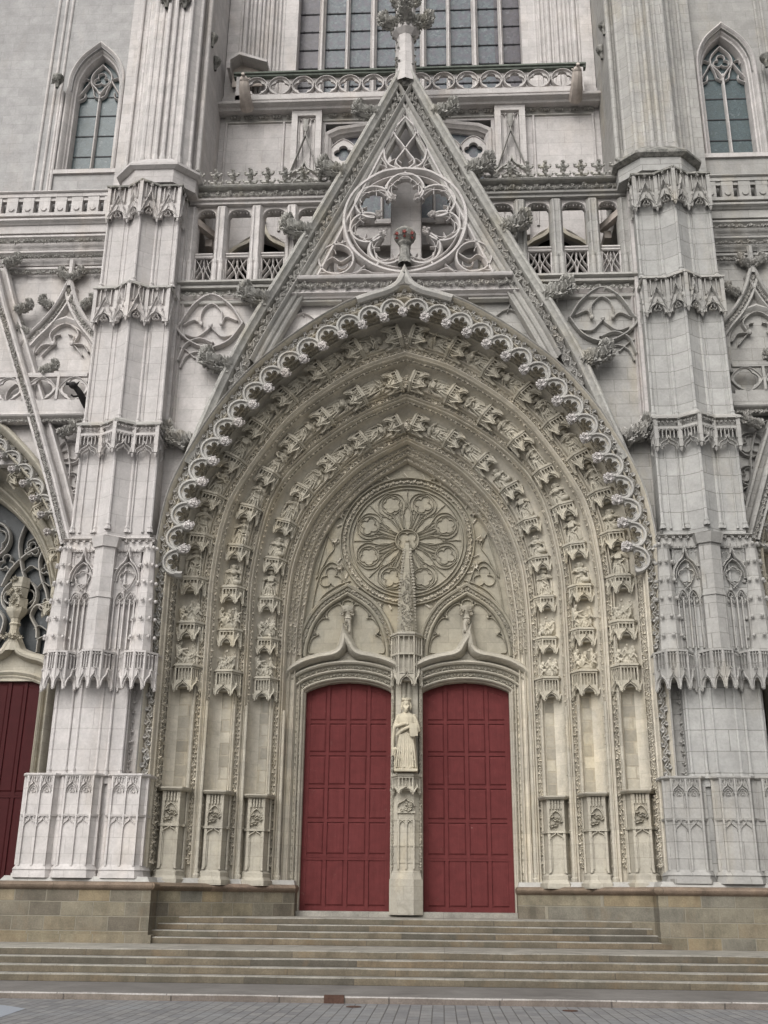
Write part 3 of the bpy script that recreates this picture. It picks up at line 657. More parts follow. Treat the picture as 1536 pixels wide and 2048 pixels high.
# ---- jamb pedestals (three each side, plus bases of shafts)
def pedestal(w=.56, top=4.16, bot=1.95):
    mb = MB(); d = .34
    def oc(k): return [(-w/2*k, .15), (-w/2*k, -d*.4*k), (-w*.29*k, -d*k), (w*.29*k, -d*k), (w/2*k, -d*.4*k), (w/2*k, .15)]
    mb.plan(oc(1.28), 0, .12); mb.plan(oc(1.22), .12, .2, oc(1.1)); mb.plan(oc(1.1), .2, .3); mb.plan(oc(1.1), .3, .36, oc(.9))
    H = top-bot; mb.plan(oc(.9), .36, H-.04); mb.plan(oc(1.15), H-.05, H, oc(1.25)); mb.plan(oc(1.25), H, H+.035)
    m0 = H*.62; mb.plan(oc(1.05), m0-.04, m0+.02)
    for (x, y) in oc(.95)[1:5]: mb.lathe(x, y, [(.035, .36), (.022, .42), (.022, H-.1), (.03, H-.05)], 6)
    y = -d*.92
    wf = w*.5
    mb.bar(parch(0, H*.3+.0, wf*.34, 0.01), .01, y, .01) if False else None
    # upper niche: arch and little windows
    mb.bar(parch(0, H*.72, wf*.46, H*.13), .035, y-.045, .06); mb.bar(ogee(0, m0+.02-.22, wf*.46, .2), .035, y-.04, .05)
    for k in range(5): x = -wf*.4+wf*.8*k/4; mb.box(x-.012, x+.012, y-.035, y+.03, H*.87, H-.06)
    for sx in (-1, 1): mb.box(sx*wf*.5-.02, sx*wf*.5+.02, y-.03, y+.02, .4, H-.06); mb.box(sx*wf*.38-.01, sx*wf*.38+.01, y-.015, y+.02, .45, m0-.15)
    rg = random.Random(5)
    for j in range(7): mb.leaf((rg.uniform(-.09, .09), y, m0+.12+rg.random()*.25), .13, rng=rg, n=(0, -1, 0))
    for j in range(6): mb.leaf((rg.uniform(-w*.5, w*.5), -d*.8, m0-.02), .09, rng=rg)
    return mb.mesh('jamb_pedestal', M['jamb'], 30)
PED = pedestal()
for sx in (1, -1):
    for k, (x, y, zt) in enumerate(((5.72, 1.52, 1.0), (4.76, 2.1, .99), (3.84, 2.84, .98))):
        link('jamb_pedestal', PED, CA, tr(x*sx, y, 1.95)@rot('z', -.12*sx)@sc(1.28, 1.6, zt))
# vertical foliage strips on the jamb edge beside the piers
mb = MB(); rng = random.Random(21)
vine(mb, [(6.72, .62, 4.4), (6.72, .62, 10.3)], .14, rng, wob=.2); both('foliage_band', mb, 'white', CA, 0)
mb = MB(); mb.box(6.5, 6.95, .66, 1.2, 2.0, 10.6); both('jamb_return', mb, 'white', CA)
mb = MB()
for x, y in ((6.36, .78), (5.38, 1.42), (5.05, 1.52), (4.45, 2.06), (4.16, 2.25), (3.58, 2.8), (3.28, 3.0)):
    mb.lathe(x, y, [(.11, 1.95), (.11, 2.05), (.08, 2.08), (.09, 2.18), (.06, 2.22), (.065, 2.3), (.045, 2.36), (.042, 6.4)], 8)
both('shaft_bases', mb, 'jamb', CA)
mb = MB()       # thin round shafts rising between the niches
for x, y in ((6.36, .8), (5.38, 1.45), (4.45, 2.1), (3.58, 2.85)): mb.lathe(x, y, [(.035, 2.3), (.035, 8.4)], 8)
both('jamb_shafts', mb, 'jamb', CA)

# ---- tympanum
YT = 3.66
mb = MB(); c = full(4.); c = [(x*1.01, z) for x, z in c if z > 7.7]
mb.prism([(-2.96, 7.9)]+c+[(2.96, 7.9)], YT, YT+.4)
mb.box(-3.6, 3.6, YT+.02, YT+.3, 7.0, 8.0) if False else None
part('tympanum', mb, 'tymp', CA)
# door frames
def seg_arch(cx, hw, zc, zt, n=20, z0=1.37, cr=.16):
    """jamb up to zc, small corner round, shallow arch up to zt"""
    a = [(cx-hw, z0), (cx-hw, zc-cr*.6)]; h = zt-zc
    top = [(cx+hw*math.sin(t)/math.sin(.98), 0) for t in np.linspace(-.98, .98, n)]
    top = [(x, zc+h*(1-((x-cx)/hw)**2)**.8 if abs(x-cx) < hw*.999 else zc) for x, _ in top]
    return a+[p for p in top]+[(cx+hw, zc-cr*.6), (cx+hw, z0)]
DCX, DHW = 1.61, 1.2
mb = MB()
path = seg_arch(DCX, DHW, 7.02, 7.32)
prof = [(-.02, 3.95), (-.02, 3.62), (.02, 3.58), (.03, 3.5), (.06, 3.47), (.09, 3.5), (.1, 3.56), (.22, 3.52), (.23, 3.42), (.26, 3.39), (.29, 3.42), (.3, 3.5), (.42, 3.46), (.43, 3.36), (.47, 3.32), (.52, 3.36), (.55, 3.66)]
pp = [(-a, b_) for a, b_ in []]
mb.sweep(path, [(o, y) for o, y in prof], side=1)
both('door_frame', mb, 'jamb', CA)
for off, y in ((.16, 3.53), (.36, 3.47)):
    mb = MB(); tmp = MB(); tmp.sweep(path, [(off, y)]); v = tmp.v[0]; v = v[v[:, 0] > .2] if False else v
    v = v[(v[:, 0] > .3)]; vine(mb, v, .1, rng, wob=.2); both('foliage_band', mb, 'jamb', CA, 0)
# wall between frames, spandrel above doors
mb = MB(); top = seg_arch(DCX, DHW+.3, 7.1, 7.55, cr=.1)
oge = cat([(-1.62, 7.3), (-1.52, 7.48), (-1.15, 7.7), (-.75, 7.82), (-.35, 7.9), (-.14, 8.02), (0, 8.24)], 5)
oge = [(x+DCX+.06, z) for x, z in oge]; oge = oge+[(2*(DCX+.05)-x, z) for x, z in reversed(oge[:-1])]
xs = np.linspace(DCX-DHW-.3, DCX+DHW+.3, 40)
lo = [(x, np.interp(x, [p[0] for p in top[2:-2]], [p[1] for p in top[2:-2]])) for x in xs]; up = [(x, np.interp(x, [p[0] for p in oge], [p[1] for p in oge])+.05) for x in xs]
mb.strip(lo, up, 3.5, 3.7); both('door_lintel', mb, 'jamb', CA)
mb = MB(); mb.sweep(oge, [(-.03, 3.62), (-.03, 3.4), (0, 3.34), (.03, 3.2), (.08, 3.15), (.15, 3.19), (.24, 3.4), (.27, 3.66)]); 
mb.sweep([(x, z-.2) for x, z in oge if z < 8.1], [(-.02, 3.5), (-.02, 3.42), (.03, 3.4), (.06, 3.5)]) if False else None
both('ogee_hood', mb, 'jamb', CA)
mb = MB(); cx = DCX+.05
mb.lathe(cx, 3.5, [(.2, 8.25), (.13, 8.5), (.1, 8.95), (.1, 9.02), (.13, 9.05), (.1, 9.09), (.1, 9.16), (.2, 9.32), (.21, 9.38), (.16, 9.4), (0, 9.4)], 8)
for i in range(12): mb.leaf((cx+.15*math.cos(i), 3.5-.12, 9.15+.2*(i % 3)/2), .13, rng=rng)
for i in range(9): mb.leaf((cx+rng.uniform(-.07, .07), 3.38, 8.55+i*.05), .1, rng=rng)
both('finial', mb, 'jamb', CA, 30)
# blind pointed arches over each door
acx = 1.69
A0 = cat([(-1.34, 8.0), (-1.3, 8.4), (-1.1, 9.0), (-.7, 9.55), (0, 10.02)], 8); A0 = [(x+acx, z) for x, z in A0]; A0 += [(2*acx-x, z) for x, z in reversed(A0[:-1])]
mb = MB(); mb.sweep(A0, [(.1, 3.66), (.09, 3.56), (.05, 3.5), (0, 3.53), (-.02, 3.6), (-.13, 3.6), (-.14, 3.54), (-.18, 3.5), (-.22, 3.54), (-.24, 3.66)]); both('blind_arch', mb, 'tymp', CA)
mb = MB(); tmp = MB(); tmp.sweep(A0, [(-.075, 3.58)]); vine(mb, tmp.v[0], .1, rng, wob=.12); both('foliage_band', mb, 'jamb', CA, 0)
mb = MB()      # cusps
tmp = MB(); tmp.sweep(A0, [(-.25, 3.66)]); ip = resample(tmp.v[0][:, [0, 2]], 8)
cc = np.array([acx, 8.7])
for i in range(7):
    a, b_ = ip[i], ip[i+1]; m0 = (a+b_)/2; inn = cc-m0; inn /= np.linalg.norm(inn)
    mb.bar(cat([tuple(a+(cc-a)*.16), tuple(a+(m0-a)*.4+inn*.02), tuple(m0-inn*.02), tuple(b_+(m0-b_)*.4+inn*.02), tuple(b_+(cc-b_)*.16)], 4), .03, 3.59, .07)
for i in range(1, 7):
    a = ip[i]+(cc-ip[i])*.17; mb.ball((a[0], 3.6, a[1]), .04, 6, 5); 
    for s_ in (-1, 1): mb.bar([tuple(ip[i]+(cc-ip[i])*.03+np.array([.0, .0])), tuple(a)], .028, 3.6, .06)
both('arch_cusps', mb, 'tymp', CA)
# rose relief
mb = MB(); rz, rx = 11.4, 0.0
for r_, w_, d_ in ((1.6, .05, .07), (1.7, .04, .1), (1.93, .05, .12)): mb.bar(circ(rx, rz, r_, 72), w_, YT-d_, d_, True)
mb.bar(circ(rx, rz, .33, 32), .045, YT-.09, .09, True); mb.bar(foil(rx, rz, .29, 4, PI/4, 8), .03, YT-.07, .07, True); mb.ball((rx, YT-.05, rz), .06, 8, 6)
for i in range(8):
    a = PI/8+i*PI/4; cx_, cz_ = rx+1.2*math.cos(a), rz+1.2*math.sin(a)
    mb.bar(circ(cx_, cz_, .3, 24), .032, YT-.06, .06, True); mb.bar(foil(cx_, cz_, .26, 4 if i % 2 else 5, a, 8, .55), .024, YT-.05, .05, True)
    def pol(r_, da): return (rx+r_*math.cos(a+da), rz+r_*math.sin(a+da))
    for s_ in (-1, 1):
        mb.bar(cat([pol(.36, s_*.28), pol(.7, s_*.2), pol(.95, s_*.3), pol(1.2, s_*.34), pol(1.45, s_*.22), pol(1.57, 0)], 5), .034, YT-.065, .065)
        mb.bar([pol(.36, s_*.1), pol(.85, s_*.07)], .026, YT-.055, .055); mb.bar(foil(*pol(.9, s_*.2), .09, 3, a, 5), .018, YT-.04, .04, True); mb.bar(cat([pol(.4, s_*.2), pol(.75, s_*.27), pol(.98, s_*.2), pol(.78, s_*.12), pol(.4, s_*.17)], 4), .022, YT-.05, .05)
        mb.bar(cat([pol(.36, s_*.1), pol(.82, s_*.05), pol(.92, 0)], 3), .024, YT-.055, .055)
        mb.bar(cat([pol(.95, s_*.3), pol(1.1, s_*.392), pol(1.55, s_*.39)], 4), .026, YT-.05, .05)
part('rose_relief', mb, 'tymp', CA)
mb = MB(); vine(mb, [(x, YT-.04, z) for x, z in circ(rx, rz, 1.82, 80)]+[(1.82, YT-.04, rz)], .12, rng, wob=.12)
for i in range(16):
    a = i*PI/8+PI/16+.2; mb.leaf((2.1*math.cos(a), YT-.02, rz+2.1*math.sin(a)), .26, rng=rng, k=12) if abs(math.cos(a)) > .15 else None
for i in range(24):
    a = i*PI/12; p0, p1 = (1.97*math.cos(a), 1.97*math.sin(a)), (2.1*math.cos(a+.05), 2.1*math.sin(a+.05)); mb.tube([(p0[0], YT-.03, rz+p0[1]), (p1[0], YT-.05, rz+p1[1])], .025, 4)
part('foliage_band', mb, 'beige', CA, 0)
mb = MB()      # side mouchettes of the tympanum
for r_, x, z in ((.33, 2.18, 10.28), ): mb.bar(foil(x, z, r_, 3, PI/2, 8), .04, YT-.07, .07, True); mb.bar(cat([(1.75, 10.1), (1.95, 10.6), (2.2, 10.75), (2.45, 10.5), (2.6, 10.0), (2.72, 9.2)], 6), .04, YT-.08, .08)
mb.bar(cat([(2.72, 9.2), (2.4, 9.75), (2.0, 10.05), (1.62, 10.2)], 5), .05, YT-.08, .08); mb.bar(cat([(2.3, 11.6), (2.45, 11.0), (2.6, 10.3), (2.3, 10.9), (2.12, 11.2), (2.3, 11.6)], 5), .04, YT-.07, .07)
both('tympanum_tracery', mb, 'tymp', CA)

# ---- trumeau
mb = MB(); y0 = 3.15
mb.plan([(-.43, 3.9), (-.43, y0+.12), (-.2, y0-.1), (.2, y0-.1), (.43, y0+.12), (.43, 3.9)], 1.3, 2.15)     # rough base
mb.plan([(-.4, 3.9), (-.4, y0+.15), (-.2, y0-.02), (.2, y0-.02), (.4, y0+.15), (.4, 3.9)], 2.15, 2.35, [(-.36, 3.9), (-.36, y0+.2), (-.18, y0+.03), (.18, y0+.03), (.36, y0+.2), (.36, 3.9)])
pl = [(-.4, 3.9), (-.4, y0+.28), (-.2, y0+.08), (.2, y0+.08), (.4, y0+.28), (.4, 3.9)]
mb.plan(pl, 2.35, 4.35); mb.box(-.3, .3, 3.42, 3.9, 4.35, 8.5)
for x in (-.38, .38): mb.lathe(x, 3.42, [(.06, 4.35), (.04, 4.45), (.04, 7.3)], 6)
for z in (2.55, 2.95, 3.6): mb.plan([(x*1.02, y-.02 if y < 3.8 else y) for x, y in pl], z, z+.03)
for x in (-.2, 0, .2): mb.box(x-.02, x+.02, y0+.03, y0+.12, 2.4, 3.6)
for s_ in (-.1, .1): mb.bar(parch(s_, 3.45, .08, .14), .03, y0+.03, .06)
mb.bar(ogee(0, 3.95, .22, .22), .04, y0-.01, .1)
mb.box(-.24, .24, y0+.02, y0+.1, 3.78, 3.82)
tt = part('trumeau', mb, 'jamb', CA)
mb = MB()      # carved strips beside it
vine(mb, [(.37, 3.36, 2.4), (.37, 3.4, 7.2)], .085, rng, wob=.1)
both('foliage_band', mb, 'jamb', tt, 0)
mb = canopy(w=.74, h=.42, d=.42, drop=.14, slit=4, seedn=3); link('statue_bracket', mb.mesh('statue_bracket', M['jamb'], 30), tt, tr(0, 3.4, 4.28))
mb = MB(); rg = random.Random(2)     # worn carved group under the bracket
for j in range(9): mb.leaf((rg.uniform(-.13, .13), y0+.02, 3.84+rg.random()*.18), .12, rng=rg)
part('carving', mb, 'jamb', tt, 0)
mb = canopy(w=.86, h=1.38, d=.5, drop=.3, slit=3, seedn=9)
mb.plan([(-.42, .05), (-.42, -.2), (-.22, -.5), (.22, -.5), (.42, -.2), (.42, .05)], .82, .87)
link('niche_canopy', mb.mesh('niche_canopy', M['jamb'], 30), tt, tr(0, 3.52, 7.12))
mb = MB()      # tapering carved spire up to the rose
ps = [(-.25, 3.7), (-.25, 3.34), (-.13, 3.2), (.13, 3.2), (.25, 3.34), (.25, 3.7)]
mb.plan(ps, 8.5, 9.9, [(x*.68, 3.7+(y-3.7)*.75) for x, y in ps]); mb.plan([(x*.68, 3.7+(y-3.7)*.75) for x, y in ps], 9.9, 11.3, [(x*.34, 3.7+(y-3.7)*.4) for x, y in ps])
part('spire', mb, 'tymp', tt)
mb = MB(); rg = random.Random(12)
for i in range(150):
    z = 8.55+2.6*(i/150); k = 1-(.2*(z-8.5)/1.4 if z < 9.9 else .2+.55*(z-9.9)/1.35); mb.leaf((rg.uniform(-.17, .17)*k, 3.215+.5*(1-k), z), .085*k+.02, rng=rg, n=(0, -1, 0))
    if i % 5 == 0:
        for s_ in (-1, 1): mb.leaf((s_*.23*k, 3.4, z), .08, rng=rg, n=(s_, -.6, 0))
part('carving', mb, 'jamb', tt, 0)

# ---- doors
def door_mesh(cx, hw, zc, zt, y, mat, parent, flipx=1):
    body = MB(); pa = seg_arch(cx, hw, zc, zt); body.prism(pa, y, y+.1)
    d = part('door', body, mat, parent, 30)
    body = MB(); fx = [cx-hw+.02, cx+hw-.02]
    return d
rows = [1.44, 2.72, 3.62, 4.5, 5.36, 6.22, 7.0]
def door(cx, hw, zc, zt, y, mat, parent, sill=1.37, rows=rows, ncol=4):
    mb = MB(); mb.prism([(a, max(b_, sill)) for a, b_ in seg_arch(cx, hw+.03, zc, zt)], y, y+.1)
    d = part('door', mb, mat, parent, 30)
    cw = (2*hw-.16)/ncol
    fr = MB(); fr.box(cx-hw, cx+hw, y-.034, y+.01, sill, sill+.1); fr.box(cx-hw, cx+hw, y-.045, y+.01, rows[1]-.1, rows[1]-.04)
    for z in rows[1:-1]: fr.box(cx-hw+.0, cx+hw-.0, y-.028, y+.01, z-.035, z+.035)
    for k in range(ncol+1):
        x = cx-hw+.08+cw*k; ww = .045 if 0 < k < ncol else .08
        if k == ncol//2: ww = .05
        zt_ = zc+(zt-zc)*max(0, 1-((x-cx)/hw)**2)**.8
        fr.box(x-ww, x+ww, y-.038, y+.01, sill, zt_-.0)
    part('door_frame_rails', fr, mat, d, 0)
    P_ = {}
    for i in range(len(rows)-1):
        for k in range(ncol):
            x0, x1 = cx-hw+.08+cw*k+.05, cx-hw+.08+cw*(k+1)-.05
            z0, z1 = rows[i]+.06, rows[i+1]-.06
            if i == len(rows)-2:
                xa = [x0, (x0+x1)/2, x1]; zs = [zc+(zt-zc)*max(0, 1-((q-cx)/hw)**2)**.8-.17 for q in xa]; zs = [min(q, zt-.17) for q in zs]
            else: xa = [x0, x1]; zs = [z1, z1]
            pn = MB(); b_ = .035
            outl = [(x0, z0), (x1, z0)]+[(q, z_) for q, z_ in zip(reversed(xa), reversed(zs))]
            inl = [(x0+b_, z0+b_), (x1-b_, z0+b_)]+[(min(max(q, x0+b_), x1-b_), z_-b_) for q, z_ in zip(reversed(xa), reversed(zs))]
            n = len(outl); v = [(a, y-.002, c_) for a, c_ in outl]+[(a, y-.026, c_) for a, c_ in inl]
            pn.add(v, [(q, (q+1) % n, (q+1) % n+n, q+n) for q in range(n)]+[tuple(range(n, 2*n))])
            part('door_panel', pn, mat, d, 0)
    return d
DO = [door(s_*DCX, DHW, 7.02, 7.32, 3.86, 'door', CA) for s_ in (-1, 1)]
mb = MB(); rg = random.Random(6)
for x, z, s_ in ((2.68, 3.32, .035), (2.7, 3.3, .02), (2.2, 3.5, .014), (1.72, 3.46, .012)): mb.ball((x, 3.84, z), (s_, .008, s_*1.2), 6, 4)
part('bird_droppings', mb, 'white_spot', DO[1], 0)

# ---- plinth and ledge
def plinthpoly(e=0): return [(9.4+e, 3.9), (9.4+e, 0-e), (5.72-e, 0-e), (5.72-e*.6, .62-e), (2.82-e*.3, 3.05-e), (2.82-e*.3, 3.9)]
mb = MB(); mb.plan(plinthpoly(), .6, 1.84); both('plinth', mb, 'granite', CA, 0)
mb = MB(); mb.plan([(9.46, 3), (9.46, -.1), (5.62, -.1), (5.62, .6), (5.9, 3)], .6, .88); mb2 = MB(); mb2.plan([(9.46, 3), (9.46, -.1), (5.62, -.1), (5.62, 0), (9.4, 3)], .6, .86)
mb3 = MB(); mb3.box(5.62, 9.5, -.1, .3, .6, .86); o = part('plinth_footing', mb3.mirror(), 'granite', CA, 0)
mb = MB()
prof = [(0, 1.8), (.05, 1.83), (.09, 1.87), (.1, 1.91), (.08, 1.95), (.02, 1.98), (-.1, 1.99), (-.3, 1.99)]
P = [[(x, y, z) for (x, y), z in zip([plinthpoly(e)[i] for e, _ in prof], [z for _, z in prof])] for i in range(6)]
mb.grid(P); mb.plan(plinthpoly(-.02), 1.84, 1.985); both('plinth_ledge', mb, 'ledge', CA, 40)
mb = MB(); mb.plan([(x, y) for x, y in plinthpoly(-.08)], 1.985, 2.1, plinthpoly(-.16)); both('base_course', mb, 'grey', CA, 0)

# ---- great piers
PC = 7.6
def colo(mb, x, y, z0, z1, r_=.035): mb.lathe(x, y, [(r_*1.9, z0), (r_*1.9, z0+.06), (r_*1.3, z0+.1), (r_*1.6, z0+.15), (r_, z0+.2), (r_, z1)], 7)
pr_ = MB(); W = pr_
W.box(6.72, 8.62, .38, 2.2, 2.05, 10.4)
W.plan([(8.55, 1.2), (8.55, .3), (8.1, .3), (7.95, .22), (7.3, .22), (7.15, .3), (6.75, .3), (6.75, 1.2)], 4.2, 10.3)
for x, y in ((8.52, .3), (8.12, .27), (7.9, .22), (7.35, .22), (7.12, .27), (6.78, .3)): colo(W, x, y, 4.38, 10.2)
# stages above, wedge front
def wedge(hw, d=0, dep=2.2, c=PC+.02):
    return [(c+hw+d, dep), (c+hw+d, .32-d), (c+.42+d*.4, .32-d), (c, .02-d*1.1), (c-.42-d*.4, .32-d), (c-hw-d, .32-d), (c-hw-d, dep)]
W.plan(wedge(1.03), 10.4, 21.2)
for z0, z1 in ((10.55, 13.0), (13.65, 17.0), (17.9, 20.4)):
    for (x, y) in wedge(1.03)[1:6]: colo(W, x, y-.01, z0, z1, .045)
    if z0 < 12:
        for x in (-1.0, -.45, .45, 1.0):
            for q in (-.12, .12):
                colo(W, PC+.02+x*.93+q*.8, .3, z0, z1, .02)
    else:
        for x in (-.9, -.55, .55, .9): W.lathe(PC+.02+x, .32, [(.022, z0), (.022, z1)], 6)
PR = both('pier', pr_, 'panel', CA)
# base blocks
def baseblock(w, H=2.32, wedgef=True):
    mb = MB(); d = .42
    def oc(k, e=0): return [(-w/2*k, .4), (-w/2*k, -d*.55*k), (-w*.36*k, -d*k), (w*.36*k, -d*k), (w/2*k, -d*.55*k), (w/2*k, .4)]
    mb.plan(oc(1.12), 0, .1); mb.plan(oc(1.07), .1, .18); mb.plan(oc(1.1), .18, .24, oc(1.02)); mb.plan(oc(1.02), .24, .3, oc(.93)); mb.plan(oc(.93), .3, H)
    mb.plan(oc(.99), H-.04, H, oc(1.08)); mb.plan(oc(1.08), H, H+.04); mz = H*.6; mb.plan(oc(1.0), mz-.02, mz+.03, oc(1.03))
    y = -d*.93
    for x in (-w*.335, 0, w*.335): mb.box(x-.022, x+.022, y-.045, y+.02, .26, H-.02)
    for (x, yy) in (oc(.95)[1], oc(.95)[4]): mb.box(x-.03, x+.03, yy-.03, yy+.03, .28, H-.02)
    for cx_ in (-w*.17, w*.17):
        hw = w*.14
        mb.bar(ogee(cx_, H-.36, hw, .26, 5), .03, y-.06, .07); mb.bar(parch(cx_, H-.4, hw*.8, .16, 5), .022, y-.04, .05)
        mb.bar(foil(cx_, H-.36, hw*.42, 3, PI/2, 6), .014, y-.03, .04, True)
        mb.bar(ogee(cx_, mz-.26, hw, .22, 5), .026, y-.04, .05)
        for q in range(5): mb.box(cx_-hw*.9+hw*1.8*q/4-.008, cx_-hw*.9+hw*1.8*q/4+.008, y-.04, y+.01, H-.16, H-.03)
        for q in range(3): mb.leaf((cx_-hw*.8+hw*.8*q, y-.02, mz-.03), .07, rng=rng); mb.leaf((cx_-hw*.8+hw*.8*q, y-.02, H-.05), .07, rng=rng)
    return mb.mesh('pier_base', M['white'], 30)
BB = [baseblock(.92), baseblock(.98)]
for sx in (1, -1):
    for x, y, k in ((8.62, .52, 0), (7.66, .46, 1), (6.56, .55, 1)):
        rightmat(link('pier_base', BB[k], CA, tr(x*sx, y, 2.06)), sx)
# white-ish canopies z 6.45 - 7.3
def bigcan(seedn, w=.86):
    mb = MB(); d = .46; H = .86; rg = random.Random(seedn)
    pts = [(-w/2, .35), (-w/2, -.12), (-w*.27, -d), (0, -d*1.16), (w*.27, -d), (w/2, -.12), (w/2, .35)]
    mb.plan([(x*.86, y*.86) for x, y in pts], .22, H); mb.plan([(x*1.06, y*1.06) for x, y in pts], H, H+.05)
    mb.plan([(x*1.03, y*1.03) for x, y in pts], .42, .46)
    for i in range(1, 5):
        (x0, y0_), (x1, y1_) = pts[i], pts[i+1]; e = np.array([x1-x0, y1_-y0_]); Lf = np.linalg.norm(e)
        mb.M = tr((x0+x1)/2, (y0_+y1_)/2, 0)@rot('z', math.atan2(e[1], e[0]))
        up = [(x, .42) for x, _ in ogee(0, 0, Lf/2, .3, 5)]; lo = parch(0, 0.03, Lf/2*.6, .22, 5)
        mb.strip(lo, up, -.01, .04); mb.bar(ogee(0, .03, Lf*.45, .42, 5), .03, -.055, .06)
        mb.leaf((0, -.05, .45), .09, rng=rg)
        for q in range(4): x = -Lf*.4+Lf*.8*q/3; mb.box(x-.01, x+.01, -.02, .03, .46, H)
        mb.bar(foil(0, .3, Lf*.13, 3, PI/2, 5), .014, -.03, .04, True)
        for q in range(3): mb.leaf((-Lf*.3+Lf*.3*q, -.03, H-.06), .06, rng=rg)
        mb.M = np.eye(4)
    for i in range(1, 6):
        x, y = pts[i]; mb.lathe(x, y, [(0, -.04), (.045, -.03), (.05, .06), (.036, .1), (.03, H+.03)], 6)
        mb.leaf((x, y-.03, -.04), .08, rng=rg)
    return mb.mesh('niche_canopy', M['white'], 30)
BC = [bigcan(1), bigcan(2, .92)]
for sx in (1, -1):
    for x, y, k in ((8.52, .42, 0), (7.62, .3, 1), (6.58, .42, 1)): rightmat(link('niche_canopy', BC[k], CA, tr(x*sx, y, 6.45)), sx)
# stage z 7.3-10.3 : pilaster, tracery panels, crocketed pinnacles
W = MB()
W.plan([(PC+.02+x, y) for x, y in ((-.26, .4), (-.26, .0), (0, -.14), (.26, .0), (.26, .4))], 7.3, 10.25)
W.plan([(PC+.02+x, y) for x, y in ((-.3, .4), (-.3, -.04), (0, -.2), (.3, -.04), (.3, .4))], 10.05, 10.3, [(PC+.02+x, y) for x, y in ((-.36, .4), (-.36, -.1), (0, -.28), (.36, -.1), (.36, .4))])
W.plan([(PC+.02+x, y) for x, y in ((-.28, .4), (-.28, -.02), (0, -.17), (.28, -.02), (.28, .4))], 8.72, 8.77)
W.plan([(PC+.02+x, y) for x, y in ((-.34, .4), (-.34, .1), (.34, .1), (.34, .4))], 9.5, 9.54)
for px in (-.56, .6):
    cx_ = PC+px
    W.bar(ogee(cx_, 9.2, .32, .85, 7), .06, .12, .14); W.bar(parch(cx_, 9.2, .26, .5, 7), .04, .16, .1)
    W.bar(foil(cx_, 9.3, .2, 5, PI/2, 6), .03, .18, .06, True)
    for s_ in (-1, 1):
        W.bar(cat([(cx_+s_*.2, 9.32), (cx_+s_*.1, 9.1), (cx_, 9.0), (cx_-s_*.05, 8.95)], 4), .03, .18, .06)
        W.bar(parch(cx_+s_*.13, 8.72, .11, .2, 5), .03, .17, .07); W.bar(foil(cx_+s_*.13, 8.78, .07, 3, PI/2, 5), .02, .19, .05, True)
    for q in range(5): x = cx_-.26+.13*q; W.box(x-.016, x+.016, .14 if q % 2 == 0 else .18, .26, 7.45, 8.72)
    for q in range(5): x = cx_-.26+.13*q; W.bar(parch(x, 8.58, .05, .09, 3), .018, .17, .06)
    for q in range(7): W.leaf((cx_-.28+.09*q, .2, 10.02), .09, rng=rng)
    for q in range(6): W.leaf((cx_+(q-2.5)*.1, .14, 9.85+.03*(q % 2)), .08, rng=rng)
both('blind_tracery', W, 'white', CA)
for px in (-1.06, 1.1):
    for sx in (1, -1):
        mb = MB(); cx_ = (PC+px)*sx
        for k in range(6):
            z0 = 7.32+.47*k; r_ = .3-.026*k
            mb.plan([(cx_+r_*math.cos(PI/8+a*PI/4), .28+r_*math.sin(PI/8+a*PI/4)) for a in range(8)], z0, z0+.47, [(cx_+(r_-.03)*math.cos(PI/8+a*PI/4), .28+(r_-.03)*math.sin(PI/8+a*PI/4)) for a in range(8)])
            for a in range(8):
                if math.sin(a*PI/4) < .3:
                    x, y = cx_+(r_+.02)*math.cos(a*PI/4), .28+(r_+.02)*math.sin(a*PI/4)
                    mb.ball((x, y-.015, z0+.42), .05, 6, 5)
        part('pinnacle', mb, 'whiteR' if sx > 0 else 'white', CA, 30)
